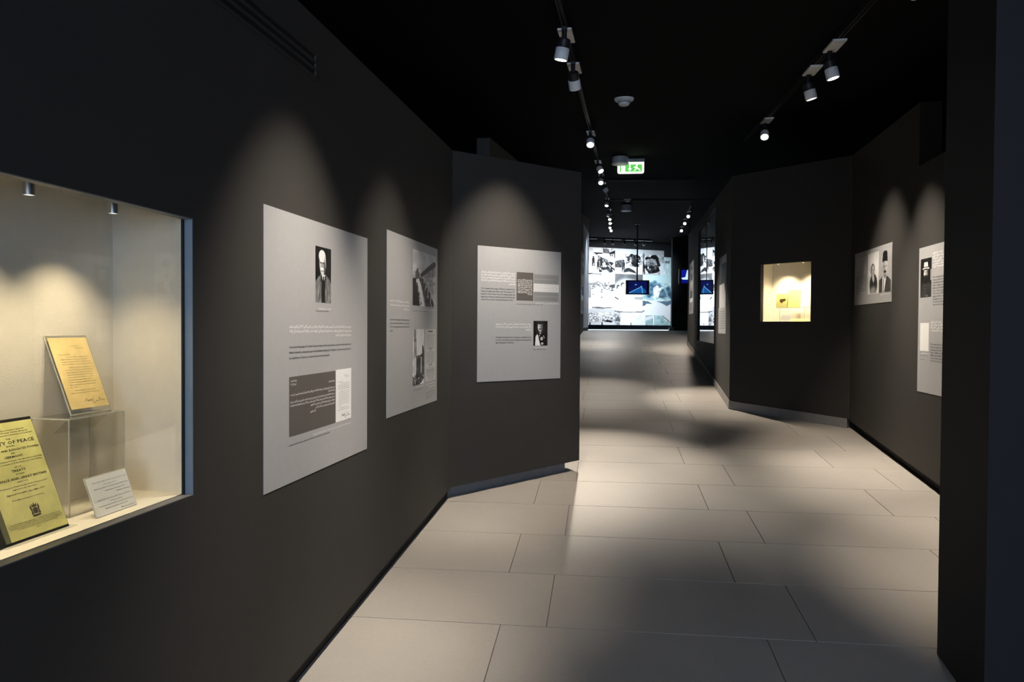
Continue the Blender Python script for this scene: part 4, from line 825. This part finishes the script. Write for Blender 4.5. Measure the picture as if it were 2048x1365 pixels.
# right row
rp4 = RW.w((p4.a0 + p4.a1) / 2, 0, 1.6); rp5 = RW.w((p5.a0 + p5.a1) / 2 - .1, 0, 1.2)
luminaire(P3d(5.84, 1.43), gback, wash(5.84, 1.43, RW.n, 14), 'largest spotlight of the right row, nearest the black pillar, lens glowing', GR_, 400, 54, 1.)
luminaire(P3d(6.52, 1.43), gback, wash(6.52, 1.43, (RW.n[0] + .35 * G[0], RW.n[1] + .35 * G[1]), 15), 'second spotlight of the right row, turned away toward the couple portraits', GR_, 270, 56, 1.)
luminaire(P3d(8.62, 1.43), gback, on_floor(1530, 960), 'third spotlight of the right row, lower and glowing', GR_, 190, 30, 1.)
luminaire(P3d(4.14, 1.43), gback, wash(4.14, 1.43, RW.n, 15), 'unseen right-row spotlight above the frame lighting the tall right panel', GR_, 380, 54, 1.)
for s, tg_, lab, e_ in ((20.4, (1340, 712), 'far right-row spotlight, upper one beside the tall glass top', 90), (21.8, (1330, 704), 'far right-row spotlight, middle one', 50), (23.4, (1350, 690), 'far right-row spotlight, dim lowest one', 25)):
    luminaire(P3d(s, 1.42), gback, on_floor(*tg_), lab, GR_, e_ * 1.2, 34, 1.)

# ------------------------------------------------------------------ ceiling fittings
def detector(x, y, r, label):
    P = on_floor(x, y, CEIL); o = thing('smoke_detector', label, 'smoke detector', P, 0, 'white ceiling smoke detectors')
    mb = MB(); mb.lathe([(r * .55, -.028), (r * .92, -.022), (r, -.010), (r, 0)], 32); mb.build('base', 'detector_white', o, smooth=True)
    mb = MB(); mb.lathe([(.001, -.075), (r * .36, -.073), (r * .50, -.066), (r * .60, -.050), (r * .60, -.028)], 32, cap=False); shd = mb.build('sensor_head', 'detector_white', o, smooth=True)
    mb = MB()
    for k_ in range(20):
        a = 2 * PI * k_ / 20; c, s_ = math.cos(a), math.sin(a); rr = r * .602; wd = r * .05
        mb.hexa([(rr * c - wd * s_, rr * s_ + wd * c, -.050), (rr * c + wd * s_, rr * s_ - wd * c, -.050), (rr * 1.01 * c + wd * s_, rr * 1.01 * s_ - wd * c, -.050), (rr * 1.01 * c - wd * s_, rr * 1.01 * s_ + wd * c, -.050)],
                [(rr * c - wd * s_, rr * s_ + wd * c, -.034), (rr * c + wd * s_, rr * s_ - wd * c, -.034), (rr * 1.01 * c + wd * s_, rr * 1.01 * s_ - wd * c, -.034), (rr * 1.01 * c - wd * s_, rr * 1.01 * s_ + wd * c, -.034)])
    mb.build('vent_slot', 'lamp_black', shd, kind='stuff')
detector(1248, 197, .098, 'nearest round white smoke detector on the black ceiling')
detector(1255, 398.5, .10, 'small distant smoke detector above the far grey drum fixture')
def drum(x, y, r, h, label):
    P = on_floor(x, y, CEIL); o = thing('drum_fixture', label, 'ceiling fixture', P, 0, 'grey drum ceiling fixtures')
    mb = MB(); mb.lathe([(r * .93, -h), (r, -h + .012), (r, -.03), (r * .8, -.02)], 32); mb.build('shell', 'fixture_grey', o, smooth=True)
    mb = MB(); mb.lathe([(r * 1.05, -h - .006), (r * 1.05, -h + .004)], 32); mb.build('rim', 'detector_white', o, smooth=True)
    mb = MB(); mb.lathe([(r * .6, -.025), (r * .7, 0)], 20); mb.build('ceiling_bracket', 'lamp_black', o)
    mb = MB(); mb.lathe([(.006, -.05), (.006, -.03)], 8, c=(0, -r * .98, 0)); mb.build('screw', 'chrome', o)
drum(1240.5, 311.5, .122, .125, 'grey drum fixture hanging just in front of the green exit sign')
drum(1252.5, 409, .135, .17, 'small distant grey drum fixture under the far smoke detector')
# exit sign
sp = at_depth(1261.5, 334, 11.15); sgn = thing('exit_sign', 'glowing green and white running-man exit sign hanging from the ceiling', 'exit sign', sp, -.10)
k = 11.15 / F_PX; W2, Hh = 26.2 * k, 14 * k
mb = MB(); mb.box(-W2 * .97, W2 * 1.02, -.03, .03, 9.2 * k, 15.5 * k); mb.build('housing', 'fixture_grey', sgn, bevel=.006)
mb = MB(); pr = []
for cx, sx in ((W2 - .03, 1), (-W2 + .03, -1)):
    for i in range(5):
        a = (i / 4) * PI / 2; aa = a if sx > 0 else PI / 2 - a; pr.append((cx + sx * .03 * math.cos(aa), -13.5 * k + .03 - .03 * math.sin(aa)))
pr = [(W2, 9.2 * k)] + pr + [(-W2, 9.2 * k)]
mb.slab(pr[::-1], -.006, .006); mb.build('light_panel', 'sign_white', sgn)
mb = MB(); mb.box(-W2 * .82, W2 * .84, -.0068, -.006, -9.6 * k, 4.6 * k); gf = mb.build('green_field', 'sign_green', sgn)
mb = MB(); f = W2
mb.slab([(-f * .72, -9.2 * k), (-f * .42, -9.2 * k), (-f * .42, 4 * k), (-f * .72, 4 * k)], -.0074, -.0069)         # doorway
mb.slab([(-f * .12, 3.6 * k), (-f * .02, 3.6 * k), (-f * .02, -3.5 * k), (f * .08, -3.5 * k), (-f * .07, -9 * k), (-f * .22, -3.5 * k), (-f * .12, -3.5 * k)][::-1], -.0074, -.0069)   # arrow
mb.slab([(f * .30, .5 * k), (f * .42, 2.0 * k), (f * .5, .2 * k), (f * .52, -2 * k), (f * .68, -4.5 * k), (f * .74, -8 * k), (f * .66, -8.2 * k), (f * .6, -5.5 * k), (f * .45, -4 * k), (f * .36, -7 * k), (f * .24, -8.4 * k), (f * .2, -7.4 * k), (f * .3, -6 * k), (f * .34, -3 * k), (f * .34, -1 * k), (f * .24, -2.2 * k), (f * .2, -1.6 * k)][::-1], -.0074, -.0069)
mb.lathe([(f * .065, -.0074), (f * .065, -.0069)], 14, axis='y', c=(f * .46, 0, 3.3 * k))
mb.build('pictogram', 'sign_white', gf, label='white running man, arrow and doorway')
mb = MB(); zc = cz(np.array(sp[:2]), CEIL) - sp[2]
for x in (-W2 * .6, W2 * .6): mb.lathe([(.006, 15.4 * k), (.006, max(zc, 15.6 * k))], 8, c=(x, 0, 0))
mb.build('hanger_rod', 'lamp_black', sgn)

# ------------------------------------------------------------------ photo wall at the end
FWA, FWB = at_depth(1150, 600, 26.6), at_depth(1346, 600, 28.15)
FW = Frame(FWA, FWB)
mb = MB(); mb.hexa([FW.w(-1.5, .03, LAND), FW.w(FW.L + .6, .03, LAND), FW.w(FW.L + .6, .2, LAND), FW.w(-1.5, .2, LAND)], [FW.w(-1.5, .03, LAND + CEIL), FW.w(FW.L + .6, .03, LAND + CEIL), FW.w(FW.L + .6, .2, LAND + CEIL), FW.w(-1.5, .2, LAND + CEIL)])
struct(mb.build('wall_back', 'black_wall'))
fo = FW.px(1258, 651)
pw = thing('photo_mural', 'end wall mural of tiled black and white historic photographs above the platform', 'photo mural', FW.w(fo[0], 0, fo[1]), FW.ang)
def blobs(p, n, x0, x1, y0, y1, rx, ry, cs):
    for _ in range(n): p.ell(random.uniform(x0, x1), random.uniform(y0, y1), rx * random.uniform(.5, 1.4), ry * random.uniform(.5, 1.4), random.choice(cs), .3)
    return p
def figure(p, x, y, h, c):                               # a standing figure: head, torso, legs
    p.ell(x, y - h * .88, h * .07, h * .09, c); p.poly([(x - h * .12, y - h * .78), (x + h * .12, y - h * .78), (x + h * .10, y - h * .4), (x - h * .10, y - h * .4)], c)
    p.poly([(x - h * .10, y - h * .42), (x - h * .01, y - h * .42), (x - h * .03, y), (x - h * .10, y)], c); p.poly([(x + h * .01, y - h * .42), (x + h * .10, y - h * .42), (x + h * .10, y), (x + h * .03, y)], c)
def m1():
    p = Pic(64, 60, .82).noise(.06, 6); p.rect(0, 0, .6, .22, .8); p.poly([(.2, .2), (.56, .2), (.52, .25), (.36, .26), (.34, .3), (.28, .25)], .05); p.rect(.2, .03, .5, .18, .88); p.rect(.56, .03, .78, .22, .45); p.noise(.5, 40, ((p.x > .56) & (p.y < .22)) * 1.)
    p.poly([(.75, .2), (1, .08), (1, .38), (.97, .38), (.96, .2), (.8, .25)], .08)
    for x in (.82, .88, .93): p.rect(x, .2, x + .02, .34, .15)
    p.poly([(.36, .3), (.5, .36), (.72, .46), (.98, .88), (.82, .98), (.5, .88), (.42, .6)], .45); p.noise(.9, 16, ((p.x > .4) & (p.y > .3) & (p.y < .95) & (p.x * .9 + .02 < p.y + .12) & (p.y < p.x * .6 + .52)) * 1.)
    blobs(p, 30, .4, .9, .55, .92, .05, .05, [.05, .1, .9, .85, .3]); p.line(.5, .36, .78, .44, .02, .92); p.line(.6, .5, .98, .86, .02, .05)
    figure(p, .22, .75, .42, .12); figure(p, .39, .86, .40, .2); figure(p, .50, .8, .45, .1); figure(p, .02, .62, .4, .1); return p
def m2():
    p = Pic(64, 60, .84).noise(.05, 6); p.poly([(0, .5), (.3, .42), (.36, .75), (0, .75)], .3); p.noise(.6, 28, ((p.x < .35) & (p.y > .42) & (p.y < .75)) * 1.)
    p.poly([(.35, .25), (.42, .3), (.5, .28), (.56, .2), (.6, .18), (.68, .22), (.8, .2), (.92, .3), (.95, .6), (.85, .7), (.62, .68), (.5, .55), (.38, .62), (.46, .4), (.4, .36)], .18); p.noise(.7, 22, ((p.x > .36) & (p.y > .2) & (p.y < .72)) * 1.)
    blobs(p, 26, .42, .95, .35, .7, .04, .05, [.1, .65, .85, .3]); p.poly([(.24, .45), (.34, .48), (.36, .82), (.24, .8)], .6); figure(p, .3, .92, .5, .2); p.poly([(.3, .95), (.38, .78), (.5, .74), (.7, .85), (.8, .98), (.5, .9)], .22); p.poly([(.72, .72), (1, .66), (1, .95), (.8, .95)], .9); return p
def m3():
    p = Pic(66, 60, .80).noise(.05, 6); p.rect(0, .15, .08, .9, .5); p.poly([(.1, .35), (.2, .26), (.34, .3), (.42, .2), (.6, .18), (.72, .28), (.78, .5), (.86, .62), (.7, .68), (.62, .4), (.4, .34), (.14, .4)], .1)
    p.poly([(.12, .4), (.62, .36), (.66, .6), (.12, .62)], .58); p.poly([(.1, .64), (.7, .6), (.82, .82), (.6, .92), (.3, .95), (.16, .8)], .18); p.noise(.5, 20, ((p.y > .2) & (p.y < .95)) * 1.); blobs(p, 20, .1, .8, .6, .9, .04, .04, [.85, .15, .5]); figure(p, .05, .98, .5, .2); p.rect(.84, .5, 1, 1, .93); return p
def m4():
    p = Pic(64, 60, .90).noise(.08, 7); p.poly([(0, 0), (.5, .02), (.5, .06), (.2, .05), (.0, .08)], .4); p.poly([(0, .40), (.25, .36), (.42, .3), (.5, .38), (.8, .44), (1, .40), (1, .52), (.6, .5), (.2, .48), (0, .5)], .55)
    blobs(p, 44, .05, .95, .34, .66, .035, .03, [.3, .4, .95, .6, .25]); p.poly([(.82, .44), (1, .40), (1, .56), (.86, .54)], .3); p.ell(.42, .62, .1, .12, .55); p.ell(.42, .62, .08, .10, .95); p.rect(0, .5, .14, .95, .6); blobs(p, 12, .1, .9, .6, .95, .03, .02, [.5, .7]); return p
def m5():
    p = Pic(64, 60, .45).noise(.12, 8); p.ell(.45, .75, .55, .58, .75, .2); p.ell(.5, .9, .50, .56, .96, .2); p.ell(.28, .42, .07, .09, .3); p.ell(.3, .45, .05, .07, .93); p.ell(.12, .52, .06, .1, .3); p.ell(.15, .57, .05, .09, .94); p.line(0, .9, .12, .98, .02, .25); p.rect(.7, .88, 1, .98, .7); return p
def m6():
    p = Pic(66, 60, .93); p.a[:, :, 0] -= .08;  # bluish tones: screen light put into this right-hand print
    for x, y, r in ((.3, .5, .16), (.42, .35, .1), (.22, .7, .18), (.55, .45, .1), (.72, .72, .14), (.9, .55, .1), (.97, .75, .12)): p.ell(x, y, r * .8, r * 1.3, [.42, .55, .62], .7)
    p.poly([(.36, .5), (.5, .4), (.66, .55), (.6, .9), (.4, .9)], .97); p.poly([(.62, .6), (.72, .55), (.85, .85), (.55, .9)], [.45, .56, .62]); p.noise(.35, 14, (p.y > .3) * 1.); return p
def m7():
    p = Pic(64, 60, .96).noise(.03, 5); p.poly([(.15, .31), (.4, .28), (.6, .31), (.9, .30), (1, .33), (.5, .37), (.2, .35)], .5); p.poly([(0, .36), (1, .36), (1, 1), (0, 1)], .80); p.noise(.45, 30, ((p.y > .5) & (p.y < .88)) * 1.); blobs(p, 40, 0, 1, .5, .85, .03, .02, [.4, .95, .55]); p.poly([(.6, .85), (.75, .80), (.92, .84), (.9, .9), (.7, .88)], .15); p.rect(0, .9, 1, 1, .9); p.line(.45, .55, 1, .7, .015, .95); return p
def m8():
    p = Pic(64, 60, .97).noise(.02, 4); p.poly([(0, .42), (.3, .46), (.6, .47), (1, .44), (1, .50), (.5, .53), (0, .48)], .5); p.rect(0, .5, .24, 1, .75); p.noise(.5, 22, ((p.y > .5) & (p.x < .24)) * 1.); p.poly([(.02, .85), (.12, .62), (.22, .85)], .45); return p
def m9():
    p = Pic(66, 60, .97); p.poly([(0, .02), (.18, .03), (.35, .14), (.12, .14), (.1, .2), (0, .24)], [.42, .5, .55]); p.poly([(.5, .04), (1, 0), (1, .12), (.85, .22), (.7, .12)], [.48, .58, .64]); p.ell(.02, .43, .06, .03, .6); p.ell(.78, .65, .05, .06, [.35, .48, .5]); p.ell(.66, .67, .03, .03, [.4, .5, .5]); p.line(.5, .68, 1, .69, .01, .6); return p  # bluish greys carry the blue light of the mural's right side
def m10(): p = Pic(30, 30, .99); return p
def m11(): p = Pic(30, 30, .96).noise(.04, 5); blobs(p, 8, .2, .7, .2, .5, .06, .04, [.9, .88]); return p
def m12(): p = Pic(30, 30, .80); p.a[:, :, 0] -= .08; p.noise(.12, 6); p.poly([(0, .2), (1, .0), (1, .3), (0, .55)], .93); return p  # red lowered: same blue light tinted into the print
def m13(): p = Pic(50, 30, .84); p.a[:, :, 0] -= .1; p.noise(.2, 9); p.poly([(.4, 0), (1, 0), (1, .6), (.7, .55), (.55, .2)], .97); p.line(.5, .05, .9, .6, .03, .6); return p  # blue cast of the light on this side put into the colour
tiles_ = [((1174.5, 495.2), (1229.8, 547), m1), ((1230, 497.4), (1285.3, 548.4), m2), ((1285.6, 499.6), (1327.5, 549.6), m3), ((1174.4, 547.6), (1229.4, 599.4), m4), ((1229.8, 548.8), (1285.2, 600), m5), ((1285.6, 550), (1341.8, 600.6), m6),
          ((1174.2, 599.8), (1228.6, 650.6), m7), ((1229, 600.3), (1284.8, 650.8), m8), ((1285.2, 600.8), (1341.4, 651.2), m9)]
ZR = [FW.px(1250, 498)[1], FW.px(1250, 548.6)[1], FW.px(1250, 600.2)[1], FW.px(1258, 651)[1]]
def mural_tile(a0, a1, z0, z1, pic, y=-.004):
    pic.a = np.clip(pic.a, 0, 1) ** 1.3
    po_ = put_print(pw, 'photo_tile', a0 - fo[0], a1 - fo[0], z0 - fo[1], z1 - fo[1], pic, y)
    mb = MB(); mb.box(a0 - fo[0], a1 - fo[0], y + .0005, .03 if y > -.01 else -.0045, z0 - fo[1], z1 - fo[1]); mbo = mb.build('mount_board', 'paper_white', pw); po_.parent = mbo
for i, (tl, br, fn) in enumerate(tiles_):
    r = i // 3; mural_tile(FW.px(*tl)[0], FW.px(*br)[0], ZR[r + 1] + .004, ZR[r], fn())
p = Pic(16, 30, .93); p.a[:, :, 0] -= .06; p.noise(.15, 6); p.rect(.1, .2, .8, .35, .6)  # red lowered to paint in the blue light at the right edge
mural_tile(FW.px(1327.8, 515)[0], FW.px(1341.8, 549.6)[0], ZR[1] + .004, FW.px(1335, 515)[1], p)
for tl, br, fn in (((1240.8, 625.3), (1264.4, 650.7), m10), ((1264.8, 625.3), (1290, 650.9), m11), ((1290.6, 631), (1305.6, 651), m12), ((1307.6, 631), (1341.3, 651.1), m13)):
    (a0, z1), (a1, z0) = FW.px(*tl), FW.px(*br); mural_tile(a0, a1, ZR[3] + .004, z1, fn(), -.012)
# platform with light strip
PF = Frame(at_depth(1168, 655, 25.4), at_depth(1340, 655, 26.6)); ptop = (PF.px(1180, 651.4)[1] + PF.px(1330, 651.8)[1]) / 2
plat = thing('platform', 'low dark blue platform under the photo mural with a glowing strip at its foot', 'platform', PF.w(PF.L / 2, 0, LAND), PF.ang)
mb = MB(); h2 = PF.L / 2; ph_ = ptop - LAND; mb.hexa([(-h2, 0, .03), (h2, 0, .03), (h2 + .1, 1.15, .03), (-h2 + .25, 1.0, .03)], [(-h2 + .1, 0, ph_), (h2, 0, ph_), (h2 + .1, 1.15, ph_), (-h2 + .25, 1.0, ph_)]); mb.build('deck', 'platform', plat)
mb = MB(); mb.box(-h2, h2, -.01, .3, .0, .028); mb.build('light_strip', 'led', plat)
for x, lab in ((1180, 'left short post standing on the far platform edge'), (1204, 'second short post on the far platform edge'), (1262, 'thin short post mid way along the far platform')):
    a, _ = PF.px(x, 650, .1); o = thing('post', lab, 'post', PF.w(a, .1, ptop), PF.ang, 'short posts on the platform'); r = .012 if x == 1262 else .02
    mb = MB(); mb.lathe([(r, 0), (r, .10), (r * .6, .11)], 12); mb.build('shaft', 'platform', o); mb = MB(); mb.lathe([(r * 1.6, 0), (r * 1.6, .008)], 12); mb.build('foot', 'platform', o)
# transverse track and its lamps
q1, q2 = at_depth(1170, 477, 24.0), at_depth(1303, 477, 24.6); q2[2] = q1[2]
track('ceiling_track', 'black cross track with six white spotlights in front of the photo mural', q1, q2, .05, rods=max(.05, LAND + CEIL - q1[2] - .05))
tv = Vector(q2) - Vector(q1)
for i, x in enumerate((1176.5, 1208.7, 1224.5, 1248.7, 1270.6, 1287.7)):
    t_ = (x - 1170) / 133.; pos = Vector(q1) + tv * t_; aim = FW.w(FW.px(x + (6 if i < 3 else 10), 575)[0], 0, 3.2)
    e6, c6 = (370, 75) if i < 3 else (235, 75)
    luminaire(pos, tv, aim, ['leftmost of six', 'second of six', 'third of six', 'fourth of six', 'fifth of six', 'rightmost of six'][i] + ' small white spotlights on the cross track before the mural', 'spotlights before the photo mural', e6, c6, .9, (.86, .92, 1.0) if i < 3 else (.70, .86, 1.0))
# hanging monitors
def monitor(cx, cy, Y, wpx, hpx, pic, label, rz):
    P = at_depth(cx, cy, Y); k = Y / F_PX; o = thing('hanging_monitor', label, 'monitor', P, rz); w2, h2 = wpx * k / 2, hpx * k / 2
    mb = MB(); mb.box(-w2, w2, -.02, .05, -h2, h2); mb.build('casing', 'screen_bezel', o, bevel=.006)
    put_print(o, 'screen', -w2 * .78, w2 * .78, -h2 * .84, h2 * .84, pic, -.0206, 'screen', 'blue glowing screen')
    zc = LAND + CEIL - P[2]
    mb = MB(); mb.lathe([(.022, h2 * .2), (.022, zc)], 12, c=(0, .09, 0)); mb.build('ceiling_pole', 'track_black', o); mb = MB(); mb.lathe([(.09, zc - .02), (.09, zc)], 16, c=(0, .09, 0)); mb.box(-.06, .06, .045, .1, -.06, .12); mb.build('bracket', 'track_black', o)
def scr1():
    p = Pic(60, 40, 0.); p.a[:] = np.array([.03, .06, .30]); p.noise(.04, 5); p.ell(.4, .28, .06, .05, [.45, .62, .9], .8); p.poly([(.02, .98), (.3, .78), (.6, .5), (.7, .42), (.78, .5), (.97, .78), (.98, .95), (.6, 1), (.1, 1)], [.08, .32, .58]); p.line(.05, .95, .7, .45, .02, [.4, .68, .85]); p.line(.72, .46, .78, .98, .03, [.3, .6, .8]); p.ell(.7, .4, .03, .03, [.5, .7, .85]); return p
def scr2():
    p = Pic(40, 30, 0.); p.a[:] = np.array([.05, .10, .55]); p.poly([(.35, .0), (1, 0), (1, .7), (.1, .75), (.0, .62), (.25, .55)], [.85, .97, 1.]); p.rect(0, .78, 1, 1, [.02, .06, .45]); return p
monitor(1275, 575.2, 22.5, 46.6, 28.6, scr1(), 'black framed monitor hanging before the mural, blue scene on screen', -.02)
monitor(1379, 553.5, 20.5, 42, 31, scr2(), 'bright blue-white monitor half hidden by the end of the right wall', -.05)
bpy.data.objects.remove(to_)
